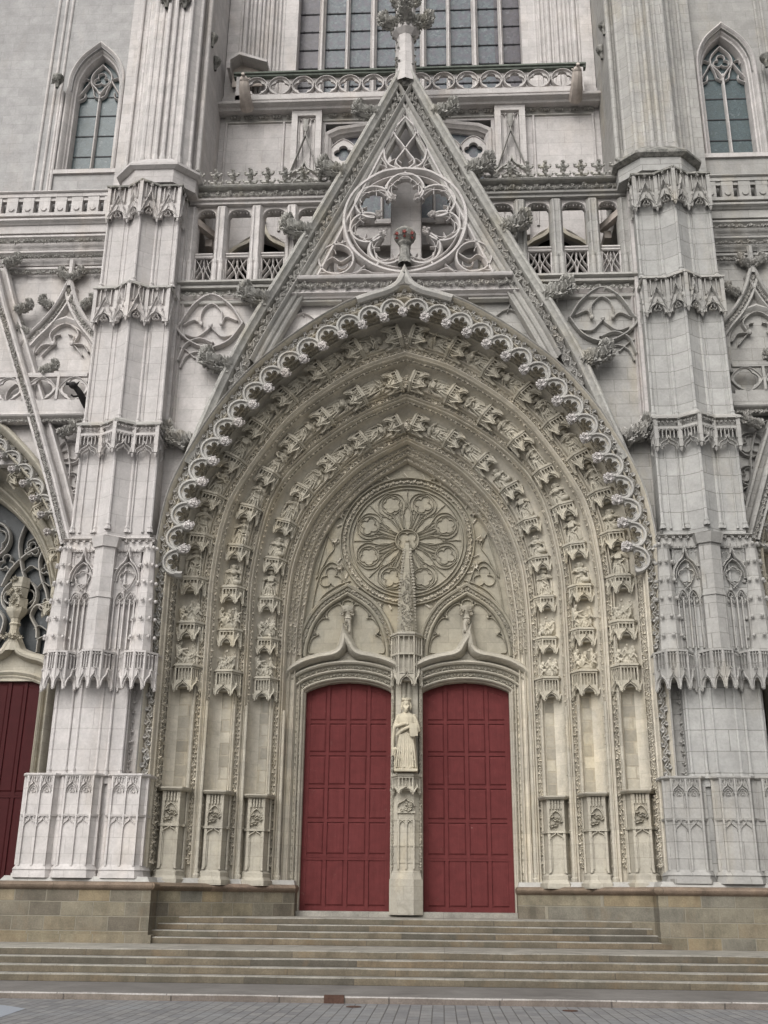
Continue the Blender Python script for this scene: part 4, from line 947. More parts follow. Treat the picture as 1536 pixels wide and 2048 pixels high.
def pcap(z0, z1, hw, c, gab=True, bc_=True, top=.07, mat='white', top_mat='grey', rows2=False):
    """carved crown band round a pier: z0 lowest tips, z1 top"""
    mb = MB(); h = z1-z0
    pts = [(c+hw, 1.6), (c+hw, .14), (c+.44, .14), (c, -.18), (c-.44, .14), (c-hw, .14), (c-hw, 1.6)]
    big = [(c+(x-c)*1.07+(.0), y-.08 if y < 1 else y) for x, y in pts]
    tp = MB(); tp.plan(big, z1-.09, z1-.03, [(c+(x-c)*1.02, y) for x, y in big]); tp.plan([(c+(x-c)*1.02, y) for x, y in big], z1-.03, z1+.12, [(c+(x-c)*.94, y+.25 if y < 1 else y) for x, y in big])
    mb.plan([(c+(x-c)*.97, y+.05 if y < 1 else y) for x, y in pts], z1-.36*h, z1-.09) if rows2 else mb.plan([(c+(x-c)*.97, y+.06 if y < 1 else y) for x, y in pts], z0+h*.42, z1-.09)
    if rows2: mb.plan([(c+(x-c)*1.04, y-.04 if y < 1 else y) for x, y in pts], z1-.42*h, z1-.35*h)
    for i in range(0, 6):
        (x0, y0_), (x1, y1_) = pts[i], pts[i+1]
        if i in (0, 5):
            # side face: cut at y .9
            if i == 0: y0_ = .75
            else: y1_ = .75
        e = np.array([x0-x1, y0_-y1_]); Lf = np.linalg.norm(e)
        mb.M = tr((x0+x1)/2, (y0_+y1_)/2, 0)@rot('z', math.atan2(e[1], e[0]))
        if gab:
            zb = z0; zt = z0+h*.42
            lo = parch(0, zb+.04, Lf/2*.6, h*.25, 6); up = [(x, zt+.02) for x, _ in ogee(0, 0, Lf/2, .3, 6)]
            mb.strip(lo, up, -.02, .1)
            mb.bar(foil(0, zb+h*.14, Lf*.17, 3, PI/2, 6), .025, -.03, .08, True)
            mb.bar([(-Lf*.46, zb+.08), (0, z0+h*.72), (Lf*.46, zb+.08)], .035, -.08, .09); mb.bar(ogee(0, zb, Lf*.42, h*.4, 6), .03, -.06, .07)
            mb.bar([(0, z0+h*.7), (0, z0+h*.86)], .03, -.06, .06); mb.leaf((0, -.06, z0+h*.86), .12, rng=rng)
            for q in (-1, 1):
                mb.leaf((q*Lf*.17, -.06, z0+h*.5), .08, rng=rng); mb.leaf((q*Lf*.3, -.06, z0+h*.32), .08, rng=rng)
                mb.box(q*Lf*.25-.012, q*Lf*.25+.012, -.03, .05, z0+h*.5, z1-.1)
        else:
            for cx_ in ((-Lf*.0,)):
                mb.bar(ogee(cx_, z0+.02, Lf*.38, h*.34, 6), .035, -.05, .08); mb.bar(ogee(cx_, z0-.04, Lf*.3, h*.26, 6), .025, -.03, .06)
            for q in range(6):
                x = -Lf*.4+Lf*.8*q/5; mb.box(x-.01, x+.01, -.03, .04, z0+h*.3, z1-.42*h)
            for q in range(5):
                x = -Lf*.36+Lf*.72*q/4; mb.leaf((x, -.02, z1-.45*h), .08, rng=rng); mb.leaf((x, -.02, z1-.2*h), .1, rng=rng)
        for q in range(max(int(Lf/.16), 2)): mb.leaf((-Lf*.44+Lf*.88*q/max(int(Lf/.16)-1, 1), -.06, z1-.1), .075, rng=rng)
        mb.M = np.eye(4)
    for (x, y) in pts[1:6]:
        mb.box(x-.05, x+.05, y-.05, y+.06, z0+.02, z1-.06); mb.lathe(x, y-.01, [(0, z0-.12), (.03, z0-.08), (.05, z0)], 6)
    mb.box(c-hw, c+hw, .15, .4, z0+h*.1, z0+h*.5) if False else None
    A = both('pier_crown', mb, mat, CA, 30)
    for a_, t_ in zip(A, (tp, tp.mirror())): part('weathering', t_, top_mat, a_, 0)
pcap(12.72, 13.62, 1.06, PC+.04, gab=False, rows2=True)
pcap(16.68, 17.86, 1.04, PC+.06)
pcap(20.1, 21.28, 1.04, PC+.0, top_mat='dark')
# cornice with flowers at 10.3
mb = MB(); q = wedge(1.12, .08); mb.plan(wedge(1.08), 10.3, 10.36, wedge(1.08, .14)); mb.plan(wedge(1.08, .14), 10.36, 10.42, wedge(1.03, .02))
pp = wedge(1.08, .1)
for i in range(0, 6):
    a, b_ = np.array(pp[i]), np.array(pp[i+1]); n = int(np.linalg.norm(b_-a)/.2)+1
    for k in range(n): c_ = a+(b_-a)*k/n; mb.leaf((c_[0], c_[1], 10.29), .13, rng=rng) if c_[1] < 1.4 else None
mb.plan(wedge(1.07, .06), 10.02, 10.296); both('cornice', mb, 'white', CA, 30)
# octagonal weathering + upper buttress
def octp(c, hx, y0, y1, ch=.55): return [(c+hx, y1), (c+hx, y0+ch), (c+hx-ch, y0), (c-hx+ch, y0), (c-hx, y0+ch), (c-hx, y1)]
mb = MB(); UC = 7.35
mb.plan(octp(UC, 1.12, .02, 2.5), 21.3, 21.75); both('buttress_drum', mb, 'panel', CA)
mb = MB(); mb.plan(octp(UC, 1.16, -.02, 2.5), 21.75, 21.82, octp(UC, 1.26, -.12, 2.5)); mb.plan(octp(UC, 1.26, -.12, 2.5), 21.82, 21.9); mb.plan(octp(UC, 1.26, -.12, 2.5), 21.9, 22.35, octp(UC, .95, .3, 2.5))
part('weathering', mb, 'dark', CA, 0, label='dark stained sloping cap of the right buttress'); part('weathering', mb.mirror(), 'panel', CA, 0)
mb = MB()
mb.box(6.32, 8.95, 1.15, 3.6, 21.0, 32.5); mb.plan(octp(UC, .82, .42, 2.2, .3), 22.2, 32.5)
for x, y, r_ in ((-.8, .75, .07), (-.55, .45, .08), (-.3, .42, .05), (-.1, .36, .07), (.12, .36, .07), (.32, .42, .05), (.55, .45, .08), (.8, .75, .07), (-.98, 1.1, .08), (1.0, 1.1, .08), (1.25, 1.12, .06)):
    mb.lathe(UC+x, y, [(r_*1.5, 22.2), (r_*1.5, 22.45), (r_, 22.55), (r_, 32.5)], 8)
both('upper_buttress', mb, 'white', CA)
for x, y, z in ((UC-.35, .33, 28.35), (UC+.25, .33, 28.4), (6.3, 1.35, 27.75), (6.28, 1.9, 27.3), (11.1, 1.05, 26.0)):
    mb = MB(); mb.lathe(x, y, [(.05, z-.2), (.08, z-.05), (.16, z+.1), (.19, z+.2), (.17, z+.26), (0, z+.26)], 8)
    for k in range(10): mb.leaf((x+.14*math.cos(k*1.3), y-.1*abs(math.sin(k*1.3)), z+.02*k), .13, rng=rng)
    both('capital', mb, 'dark', CA, 30)

# ---- spandrel wall (with blind tracery) between the portal and the loggia
mb = MB(); c = [p for p in full(-.02) if p[1] > 8.9]
half = [p for p in c if p[0] >= -1e-6]; half = sorted(half, key=lambda p: -p[1])
poly = [(0, 18.2), (0, half[0][1])]+[tuple(p) for p in half[1:]]+[(6.85, half[-1][1]), (6.85, 18.2)]
mb.prism(poly, 1.05, 1.6); both('spandrel_wall', mb, 'white', CA)
mb = MB()
# large pointed teardrop with two daggers
tx, tz = 5.55, 17.02
tear = cat([(-.86, -.1), (-.7, .4), (-.15, .92), (.1, .98)], 6)
T0 = cat([(-.92, .05), (-.55, .62), (0, 1.0), (.5, .72), (.86, .1), (.95, -.12), (.55, -.52), (0, -.72), (-.55, -.5), (-.92, .05)], 7)
mb.bar([(tx+x, tz+z) for x, z in T0], .09, .86, .2)
for pts_ in ([(-.75, .15), (-.42, .28), (-.3, .05)], [(-.3, .05), (-.28, .45), (-.02, .72), (.22, .6), (.32, .3), (.28, .05)], [(.28, .05), (.5, .2), (.8, .05)], [(-.7, -.3), (-.35, -.36), (-.12, -.16), (0, -.02)], [(0, -.02), (.12, -.16), (.4, -.36), (.72, -.26)]):
    mb.bar([(tx+x, tz+z) for x, z in cat(pts_, 5)], .055, .92, .14)
for x, z in ((-.3, .05), (.28, .05), (0, 0)): mb.ball((tx+x, .92, tz+z), .07, 6, 5)
mb.bar(cat([(6.42, 15.9), (6.25, 16.4), (5.85, 16.6), (5.45, 16.45)], 6), .08, .88, .18); mb.bar(cat([(6.35, 15.7), (6.2, 16.05), (5.9, 16.2), (5.6, 16.1)], 6), .055, .93, .14)
mb.bar(cat([(6.45, 16.4), (6.2, 16.25), (5.95, 16.0)], 4), .05, .95, .12); mb.ball((5.75, .95, 16.1), .07, 6, 5)
both('blind_tracery', mb, 'white', CA)
mb = MB()      # frame around the spandrel panel and pier-side shafts
mb.sweep([(6.52, 13.5), (6.52, 17.95), (3.0, 17.95)], [(-.12, 1.06), (-.1, .96), (-.04, .9), (.02, .96), (.04, 1.0), (.1, .92), (.14, 1.06)])
for x, y in ((6.56, .85), (6.66, .7)): mb.lathe(x, y, [(.05, 13.4), (.05, 21.2)], 7)
mb.box(6.5, 6.75, .8, 1.3, 13.3, 22.0)
both('panel_frame', mb, 'white', CA)
mb = MB()      # low relief beside the hood, under the gable string
mb.sweep([(3.35, 17.05), (2.75, 17.72), (.9, 17.72)], [(-.08, 1.06), (-.06, .98), (0, .94), (.05, 1.06)]) if False else None
mb.bar(cat([(2.5, 17.15), (2.9, 17.4), (3.3, 17.2), (3.45, 16.85)], 5), .05, .95, .12); mb.bar(cat([(2.9, 17.3), (3.0, 17.6), (3.25, 17.75)], 4), .04, .97, .1)
both('blind_tracery', mb, 'white', CA)

# ---- openwork gable over the portal
YG = .55
GA, GB = (0, 25.75), (-5.66, 13.45)
rake = [GB, GA, (5.66, 13.45)]
# raking coping: slope slightly concave
gb = cat([(-5.82, 12.6), (-5.57, 13.4), (-4.6, 16.1), (-2.92, 19.55), (-1.4, 22.75), (0, 25.78)], 6); RK = gb+[(-x, z) for x, z in reversed(gb[:-1])]
def cut(zm, off, yy):
    P = [p for p in RK if p[1] > zm]; return P
def dens(P): return [tuple(p) for p in resample(np.array(P[:len(P)//2+1]), 30)]+[tuple(p) for p in resample(np.array(P[len(P)//2:]), 30)][1:]
RK = dens(RK)
mb = MB(); mb.sweep(cut(12.5, 0, 0), [(.15, YG+.5), (.15, YG-.02), (.09, YG-.1), (.03, YG-.1), (-.02, YG-.02), (-.1, YG+.02), (-.13, YG+.1), (-.14, YG+.3)], side=1)
mb.prism([(-.3, 25.1), (0, 25.8), (.3, 25.1)], YG+.06, YG+.4)
for k in range(12): mb.leaf((rng.uniform(-.12, .12), YG+.02, 25.15+.04*k), .14, rng=rng)
gable = part('gable', mb, 'crocket', CA)
mb = MB(); mb.sweep(cut(14.6, 0, 0), [(-.13, YG+.1), (-.135, YG+.24), (-.4, YG+.24), (-.4, YG+.4)], side=1)
mb.sweep(cut(15.45, 0, 0), [(-.4, YG+.4), (-.39, YG+.05), (-.43, YG-.01), (-.48, YG+.05), (-.5, YG+.14), (-.57, YG+.14), (-.6, YG+.06), (-.65, YG+.1), (-.67, YG+.18), (-.73, YG+.18), (-.76, YG+.12), (-.81, YG+.16), (-.82, YG+.44)], side=1)
o = part('gable_moulding', mb, 'grey', gable)
mb = MB(); tmp = MB(); tmp.sweep(cut(14.6, 0, 0), [(-.26, YG+.13)]); v = tmp.v[0]
vine(mb, [p for p in v if p[0] > .1], .2, rng, step=.2, wob=.3)
both('foliage_band', mb, 'grey', gable, 0)
# string course at the foot
mb = MB(); mb.box(-6.75, 6.75, .82, 1.2, 18.2, 18.28); mb.box(-6.75, 6.75, 1.0, 1.3, 17.85, 18.2); mb.sweep([(-6.75, 18.3), (6.75, 18.3)], [(0, .84), (.04, .72), (.1, .72), (.14, .8), (.2, .95)]); mb.sweep([(-6.75, 17.75), (6.75, 17.75)], [(-.03, 1.06), (0, .95), (.08, .93), (.1, 1.06)])
part('string_course', mb, 'grey', CA)
mb = MB(); vine(mb, [(6.7, .97, 18.04), (2.9, .97, 18.04)], .23, rng, wob=.12); both('foliage_band', mb, 'crocket', CA, 0)
mb = MB(); vine(mb, [(3.2, .64, 18.08), (.25, .64, 18.08)], .2, rng, wob=.12); both('foliage_band', mb, 'grey', gable, 0)
mb = MB()
mb.sweep([(-3.05, 18.3), (3.05, 18.3)], [(-.06, YG+.4), (-.06, YG-.04), (0, YG-.08), (.03, YG-.08), (.05, YG), (.12, YG+.12), (.14, YG+.4)])
mb.sweep([(-3.35, 17.82), (3.35, 17.82)], [(-.12, YG+.5), (-.08, YG+.2), (-.03, YG+.18), (.02, YG+.06), (.06, YG+.1), (.08, YG+.4)]); mb.box(-3.3, 3.3, YG+.15, YG+.5, 17.8, 18.26)
part('gable_base', mb, 'panel', gable)
mb = MB()      # bright spandrel triangles between rake and hood, below the gable string
mb.sweep([(-3.7, 16.85), (-3.0, 17.7), (-1.8, 17.7)], [(-.08, .95), (-.04, .8), (.02, .8), (.06, .95)]); mb.sweep([(3.7, 16.85), (3.0, 17.7), (1.8, 17.7)], [(.08, .95), (.04, .8), (-.02, .8), (-.06, .95)], side=1)
part('panel_frame', mb, 'grey', CA)
# gable tracery
mb = MB(); gy = YG+.1; gd = .26; CZ = 20.28; CR = 1.66
def tri_in(z): return (24.3-z)*.428
mb.bar([(-2.5, 18.45), (0, 24.3), (2.5, 18.45)], .16, gy, gd)
mb.bar(cat([(0, CZ+CR+.12), (-.75, CZ+CR-.02), (-1.5, CZ+1.0), (-1.78, CZ+.1), (-1.55, CZ-.9), (-.85, CZ-1.55), (0, CZ-1.78), (.85, CZ-1.55), (1.55, CZ-.9), (1.78, CZ+.1), (1.5, CZ+1.0), (.75, CZ+CR-.02), (0, CZ+CR+.12)], 6), .2, gy-.04, gd+.1)
loops = [(90, .55, 1.08), (35, .55, 1.12), (145, .55, 1.12), (-12, .5, 1.12), (192, .5, 1.12), (-62, .52, 1.08), (242, .52, 1.08)]
for a, r_, dd in loops:
    ca, sa = math.cos(R(a)), math.sin(R(a)); cx_, cz_ = dd*ca, CZ+dd*sa
    # open horseshoe facing the centre
    mb.bar(arc(cx_, cz_, r_, a-128, a+128, 20), .15, gy+.01, gd+.04)
    mb.bar(arc(cx_, cz_, r_-.14, a-112, a+112, 18), .05, gy+.06, gd-.08)
    mb.bar([(cx_+(r_+.02)*ca, cz_+(r_+.02)*sa), (cx_+(r_+.14)*ca, cz_+(r_+.14)*sa)], .14, gy+.02, gd)
    for s_ in (-1, 1):
        p0 = (cx_+(r_-.02)*math.cos(R(a+s_*62)), cz_+(r_-.02)*math.sin(R(a+s_*62))); p1 = (cx_+(r_-.3)*math.cos(R(a+s_*72)), cz_+(r_-.3)*math.sin(R(a+s_*72)))
        mb.bar(arc(cx_+.27*math.cos(R(a+s_*100)), cz_+.27*math.sin(R(a+s_*100)), .23, a+s_*100-80, a+s_*100+80, 8), .07, gy+.04, gd-.04)
        mb.bar([p0, p1], .04, gy+.05, gd-.1)
    mb.bar(arc(cx_+.26*ca, cz_+.26*sa, .2, a-80, a+80, 8), .07, gy+.04, gd-.04)
mb.bar(circ(0, CZ-.02, 1.6, 60), .06, gy+.02, gd, True)
tips = []
for a in (62, 118, 11, 169, -37, 217): 
    tips.append((.78*math.cos(R(a)), CZ+.78*math.sin(R(a))))
# vesica pair over the circle
for s_ in (-1, 1):
    mb.bar(cat([(0, 23.85), (s_*.25, 23.35), (s_*.02, 22.9), (-s_*.12*0, 22.75), (s_*.3, 22.2)], 6), .07, gy, gd) if False else None
    mb.bar(cat([(0, 23.98), (-s_*.33, 23.45), (-s_*.1, 22.98), (s_*.12, 22.62), (s_*.28, 22.3), (0, 22.0)], 6), .11, gy, gd)
    mb.bar(cat([(0, 22.0), (s_*.5, 22.25), (s_*.63, 22.75), (s_*.45, 23.2), (s_*.28, 23.5)], 6), .12, gy, gd)
    mb.bar(cat([(s_*.1, 22.3), (s_*.3, 22.45), (s_*.5, 22.3)], 4), .04, gy+.04, gd-.08)
    # side daggers
    mb.bar(cat([(s_*.72, 22.5), (s_*.55, 22.15), (s_*.75, 21.95), (s_*1.1, 21.6)], 5), .06, gy+.02, gd); mb.bar(cat([(s_*.5, 22.12), (s_*.75, 22.25), (s_*1.0, 22.0)], 4), .04, gy+.04, gd-.1)
    # lower corner mouchettes
    mb.bar(circ(s_*1.98, 18.98, .5, 26), .11, gy, gd, True)
    mb.bar(cat([(s_*2.42, 18.75), (s_*2.1, 19.05), (s_*1.85, 18.9), (s_*1.55, 19.1)], 5), .06, gy+.02, gd-.04)
    for (qx, qz, a0) in ((2.15, 19.2, 90), (1.8, 18.8, 270)): mb.bar(arc(s_*qx, qz, .15, a0-100, a0+100, 8), .04, gy+.04, gd-.1)
    mb.bar(cat([(s_*2.55, 18.5), (s_*2.2, 18.55), (s_*1.5, 18.5), (s_*1.15, 18.75)], 5), .06, gy+.02, gd-.04); mb.bar(cat([(s_*1.45, 18.45), (s_*1.2, 18.62), (s_*.9, 18.5), (s_*.6, 18.5)], 5), .05, gy+.02, gd-.04)
    mb.bar(cat([(s_*1.6, 19.6), (s_*1.95, 19.55), (s_*1.85, 19.95)], 4), .05, gy+.03, gd-.06)
part('gable_tracery', mb, 'white', gable)
for x, z in tips:
    mb = MB(); mb.ball((x, gy+.02, z), (.09, .12, .1), 7, 6)
    for k in range(9): mb.leaf((x+rng.uniform(-.09, .09), gy-.06, z+rng.uniform(-.1, .1)), .13, rng=rng)
    part('boss', mb, 'white', gable, 0)
# crockets up the rake
for z, s_ in ((24.05, .7), (21.95, .76), (19.9, .78), (17.65, .78), (15.55, .8)):
    x = np.interp(z, [p[1] for p in gb], [-p[0] for p in gb])+.12
    crocket(gable, x, YG+.1, z, s_, R(6)); crocket(gable, -x, YG+.1, z, s_, R(6), True)
crocket(gable, 5.98, .75, 13.3, .8, R(10), me=CRKG); crocket(gable, -5.98, .75, 13.3, .8, R(10), True, me=CRKG)
# finial
mb = MB(); fy = YG+.15
mb.lathe(0, fy, [(.34, 25.2), (.3, 25.9), (.26, 26.9), (.27, 27.0), (.42, 27.15), (.44, 27.24), (.34, 27.28), (.3, 27.4), (.3, 27.55), (.34, 27.8), (.3, 28.1), (.22, 28.6), (.16, 29.4), (0, 29.5)], 8)
fin = part('finial', mb, 'white', gable, 30)
for k, a in enumerate((0, PI/2, PI, -PI/2)):
    o = link('finial_leaf', CRK, fin, tr(.12*math.cos(a), fy+.12*math.sin(a), 27.6)@rot('z', a)@rot('y', R(4))@sc(.72))
    o = link('finial_leaf', CRK, fin, tr(.06*math.cos(a), fy+.06*math.sin(a), 28.2)@rot('z', a)@rot('y', -R(35))@sc(.55))
mb = MB()
for i in range(60):
    a = rng.random()*2*PI; z = 25.6+rng.random()*1.4; q = .3
    mb.leaf((q*math.cos(a), fy+q*math.sin(a), z), .1, (0, 0, 1), (math.cos(a), math.sin(a), 0), rng) if abs(math.cos(a)) > .55 else None
for i in range(14): a = 2*PI*i/14; mb.leaf((.42*math.cos(a), fy+.42*math.sin(a), 27.22), .13, (0, 0, 1), (math.cos(a), math.sin(a), .3), rng)
part('carving', mb, 'dark', fin, 0)
# little crown finial on the ogee tip
mb = MB(); mb.lathe(0, .6, [(.2, 18.7), (.15, 19.0), (.13, 19.3), (.2, 19.38), (.2, 19.44), (.31, 19.55), (.33, 19.72), (.27, 19.82), (.2, 19.84), (.06, 19.86), (.05, 20.0), (0, 20.05)], 10)
kf = part('finial', mb, 'dark', gable, 30)
mb = MB()
for x in (-.2, 0, .2): mb.leaf((x, .29+abs(x)*.5, 19.6), .17, rng=rng, n=(x*1.5, -1, 0), h=.25); mb.leaf((x*1.1, .34+abs(x)*.5, 19.48), .1, rng=rng)
part('painted_leaves', mb, 'redpaint', kf, 0)

# ---- loggia
mb = MB(); mb.box(-6.8, 6.8, .95, 3.4, 18.25, 18.45); mb.box(-6.7, 6.7, 1.0, 1.4, 18.45, 18.55)
part('balcony_floor', mb, 'grey', CA)
LP = [2.31, 3.38, 4.44, 5.5]
for sx in (1, -1):
    for x in LP+[6.42]:
        mb = MB(); X = x*sx
        mb.plan([(X-.18, 1.5), (X-.18, 1.12), (X-.11, 1.02), (X+.11, 1.02), (X+.18, 1.12), (X+.18, 1.5)], 18.45, 21.15)
        for q in (-.085, .085):
            mb.lathe(X+q, 1.0, [(.075, 18.45), (.075, 19.1), (.06, 19.12), (.075, 19.2), (.06, 19.26), (.035, 19.3), (.035, 21.1)], 8)
        mb.plan([(X-.19, 1.5), (X-.19, 1.05), (X+.19, 1.05), (X+.19, 1.5)], 18.45, 18.95)
        part('loggia_post', mb, 'whiteR' if sx > 0 else 'white', CA)
def lpanel(w):
    mb = MB()
    mb.box(-w/2, w/2, .0, .2, .0, .06); mb.box(-w/2, w/2, -.02, .22, .86, .91); mb.sweep([(-w/2, .91), (w/2, .91)], [(0, -.03), (.03, -.06), (.07, -.04), (.1, .0), (.1, .25)])
    mb.sweep([(-w/2, .82), (w/2, .82)], [(0, .0), (.02, -.03), (.04, 0)])
    for s_ in (-1, 1):
        mb.bar(cat([(0, .06), (s_*w*.05, .35), (s_*w*.22, .6), (s_*w*.42, .8)], 5), .045, .02, .16); mb.bar(cat([(s_*w*.46, .06), (s_*w*.3, .25), (s_*w*.12, .42), (0, .62), (0, .84)], 5), .045, .02, .16)
        mb.bar(cat([(s_*w*.46, .35), (s_*w*.3, .5), (s_*w*.2, .7), (s_*w*.12, .84)], 5), .035, .03, .14)
        mb.box(s_*w*.5-.03, s_*w*.5+.03, 0, .2, 0, .9)
        mb.bar(cat([(s_*w*.05, .12), (s_*w*.2, .12), (s_*w*.33, .08)], 4), .035, .03, .14)
    return mb.mesh('parapet_panel', M['white'], 30)
def lhead(w):
    mb = MB(); n = 24; xs = [-w/2+w*i/n for i in range(n+1)]
    def zz_(x): t = abs(x)/(w/2); return .3*(1-t**3)**.6 if t < 1 else 0
    lo = [(x, -.0+zz_(x)-.02) for x in xs]; up = [(x, .52) for x in xs]
    mb.strip(lo, up, .02, .3); mb.bar([(x, zz_(x)-.02) for x in xs], .05, -.02, .1)
    for i in range(7):
        x = -w*.4+w*.8*i/6; mb.tube([(x, .1, zz_(x)), (x, .08, zz_(x)-.09-.02*(i % 2))], .035, 5, taper=[1, .3]); 
        if i < 6: mb.bar(arc(x+w*.067, min(zz_(x), zz_(x+w*.133))-.02, w*.06, 0, 180, 6), .025, .05, .1)
    return mb.mesh('arch_head', M['white'], 30)
xs = LP+[6.42]
for sx in (1, -1):
    for i in range(4):
        a = xs[i]; b_ = xs[i+1]
        w_ = b_-a-.38; c_ = (a+b_)/2*sx
        link('parapet_panel', lpanel(w_), CA, tr(c_, 1.16, 18.58)); link('arch_head', lhead(w_+.06), CA, tr(c_, 1.14, 20.82))
mb = MB(); mb.box(1.95, 6.75, 1.0, 1.7, 21.2, 21.34); mb.sweep([(1.95, 21.3), (6.75, 21.3)], [(-.02, 1.05), (0, .92), (.05, .9), (.08, 1.0)]); mb.box(1.95, 6.75, 1.06, 1.8, 21.34, 21.72)
both('loggia_beam', mb, 'white', CA)
mb = MB(); mb.sweep([(1.8, 21.72), (6.8, 21.72)], [(-.03, 1.1), (-.02, .84), (.02, .8), (.06, .84), (.14, 1.0), (.16, 1.8)]); both('loggia_coping', mb, 'crocket', CA)
mb = MB(); vine(mb, [(1.95, 1.02, 21.54), (6.7, 1.02, 21.54)], .2, rng, wob=.16); both('foliage_band', mb, 'crocket', CA, 0)
FL = fleuron_mb(.7).mesh('fleuron', M['crocket'], 30); FLW = fleuron_mb(.68).mesh('fleuron', M['grey'], 30)
for i in range(2, 12):
    x = .82+.53*i-.35
    for sx in (1, -1): link('fleuron', FLW if (sx < 0 and i > 8) else FL, CA, tr(x*sx, 1.12, 21.85))

# ---- rear wall of the loggia, upper wall, window
mb = MB(); YB = 3.3
mb.box(2.75, 6.8, YB, YB+.6, 22.4, 26.0); mb.box(0, 6.8, YB, YB+1.2, 26.0, 27.2)
for (x0, x1) in ((5.85, 6.8), (2.76, 3.5)): mb.box(x0, x1, YB, YB+.6, 18.3, 22.4)
A_ = parch(4.68, 20.2, 1.17, 1.5, 8); up = [(x, 22.4) for x, z in A_]; mb.strip(A_, up, YB, YB+.5); mb.sweep(A_, [(.02, YB+.5), (.0, YB), (-.05, YB-.08), (-.1, YB), (-.14, YB+.1), (-.22, YB+.12), (-.26, YB+.25), (-.4, YB+.3), (-.4, YB+.6)], side=-1)
both('rear_wall', mb, 'panel', CA)
mb = MB(); mb.sweep(ogee(4.68, 20.25, 1.3, 1.85, 8), [(-.07, YB+.02), (-.05, YB-.14), (.05, YB-.16), (.07, YB+.02)]); mb.lathe(4.68, YB-.1, [(.05, 22.0), (.05, 22.15), (.14, 22.2), (0, 22.3)], 6); both('ogee_hood', mb, 'beige', CA)
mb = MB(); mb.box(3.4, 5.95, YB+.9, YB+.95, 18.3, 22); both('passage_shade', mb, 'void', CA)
mb = MB(); mb.box(5.95, 6.15, 1.9, 2.6, 20.35, 20.6); mb.M = tr(6.12, 1.6, 20.75)@rot('z', .5); mb.box(-.1, .1, -.5, .5, -.12, .1); both('water_spout', mb, 'gargoyle', CA)
mb = MB(); mb.box(-.44, .44, 1.75, YB+.3, 18.46, 24.6)
for x in (-.42, .42): mb.lathe(x, 1.8, [(.05, 18.5), (.05, 24.6)], 6)
mb.box(-2.75, 2.75, YB-.12, YB+.3, 21.95, 22.12); mb.box(-2.75, 2.75, YB+.3, YB+.5, 18.46, 21.95); mb.box(-2.75, 2.75, YB-.0, YB+.3, 21.2, 21.95)
part('central_pier', mb, 'panel', CA)
# segmental window behind the gable
win = MB(); win.box(-2.75, 2.75, YB+.34, YB+.38, 22.1, 25.99); ww = part('window', win, 'glass', CA, 0)
mb = MB(); sg = cat([(-2.62, 22.1), (-2.62, 25.55), (-2.3, 25.72), (-1.2, 25.88), (0, 25.92), (1.2, 25.88), (2.3, 25.72), (2.62, 25.55), (2.62, 22.1)], 1)
mb.sweep(sg, [(.16, YB-.02), (.12, YB-.06), (.04, YB-.02), (0, YB+.06), (-.05, YB+.1), (-.05, YB+.2), (-.1, YB+.26), (-.1, YB+.4)], side=1)
for x in (-1.75, -.85, .0, .85, 1.75): mb.bar([(x, 22.1), (x, 24.3)], .1, YB+.16, .2)
for i in range(3):
    for s_ in (-1, 1):
        cx_ = s_*(.44+.86*i)
        mb.bar(parch(cx_, 23.7, .42, .62, 6), .07, YB+.17, .2); mb.bar(foil(cx_, 23.72, .33, 3, PI/2, 6), .045, YB+.2, .14, True)
        cz_ = 24.95; k = 40
        O_ = [(cx_+.5*math.cos(2*PI*q/48)*(1-.12*abs(math.sin(4*PI*q/48))), cz_+.56*math.sin(2*PI*q/48)*(1-.12*abs(math.sin(4*PI*q/48)))) for q in range(48)]
        mb.ring(O_, foil(cx_, cz_, .31, 4, 0, 12), YB+.18, YB+.32); mb.bar(O_, .06, YB+.14, .2, True)
part('tracery', mb, 'white', ww)
# pilasters with niches
for sx in (1, -1):
    mb = MB(); c_ = 3.36*sx
    mb.box(c_-.5, c_-.3, YB-.28, YB+.02, 21.3, 26.5); mb.box(c_+.3, c_+.5, YB-.28, YB+.02, 21.3, 26.5); mb.box(c_-.3, c_+.3, YB-.14, YB+.02, 21.3, 26.5); mb.box(c_-.3, c_+.3, YB-.28, YB, 26.15, 26.5)
    for q in (-.26, -.13, .13, .26): mb.box(c_+q-.015, c_+q+.015, YB-.2, YB-.1, 23.9, 26.1)
    for q in range(4): mb.bar(arc(c_-.24+.16*q, 25.98, .07, 0, 180, 6), .025, YB-.24, .08); 
    pil = part('pilaster', mb, 'white', CA)
    mb = MB(); mb.sweep(ogee(c_, 23.45, .52, .75, 8), [(-.04, YB-.3), (-.02, YB-.42), (.03, YB-.42), (.05, YB-.3)]); mb.bar([(c_-.56, 23.5), (c_, 25.3), (c_+.56, 23.5)], .05, YB-.42, .12)
    mb.bar(parch(c_, 23.2, .4, .5, 6), .07, YB-.4, .2); mb.bar(foil(c_, 23.3, .3, 5, PI/2, 6), .03, YB-.4, .1, True)
    mb.bar([(c_, 25.2), (c_, 25.6)], .07, YB-.4, .1); mb.lathe(c_, YB-.36, [(.05, 25.4), (.1, 25.55), (.12, 25.62), (.08, 25.66), (.12, 25.85), (0, 25.9)], 8)
    for q in (-1, 1): mb.ball((c_+q*.55, YB-.4, 23.42), .08, 6, 5); [mb.leaf((c_+q*.55, YB-.45, 23.4+.07*k), .12, rng=rng) for k in range(3)]
    part('niche_gablet', mb, 'grey', pil, 30)
mb = MB(); mb.sweep([(-6.15, 26.1), (6.15, 26.1)], [(-.03, YB+.02), (0, YB-.06), (.04, YB-.06), (.06, YB-.0), (.3, YB-.1), (.34, YB-.2), (.38, YB-.2), (.4, YB)])
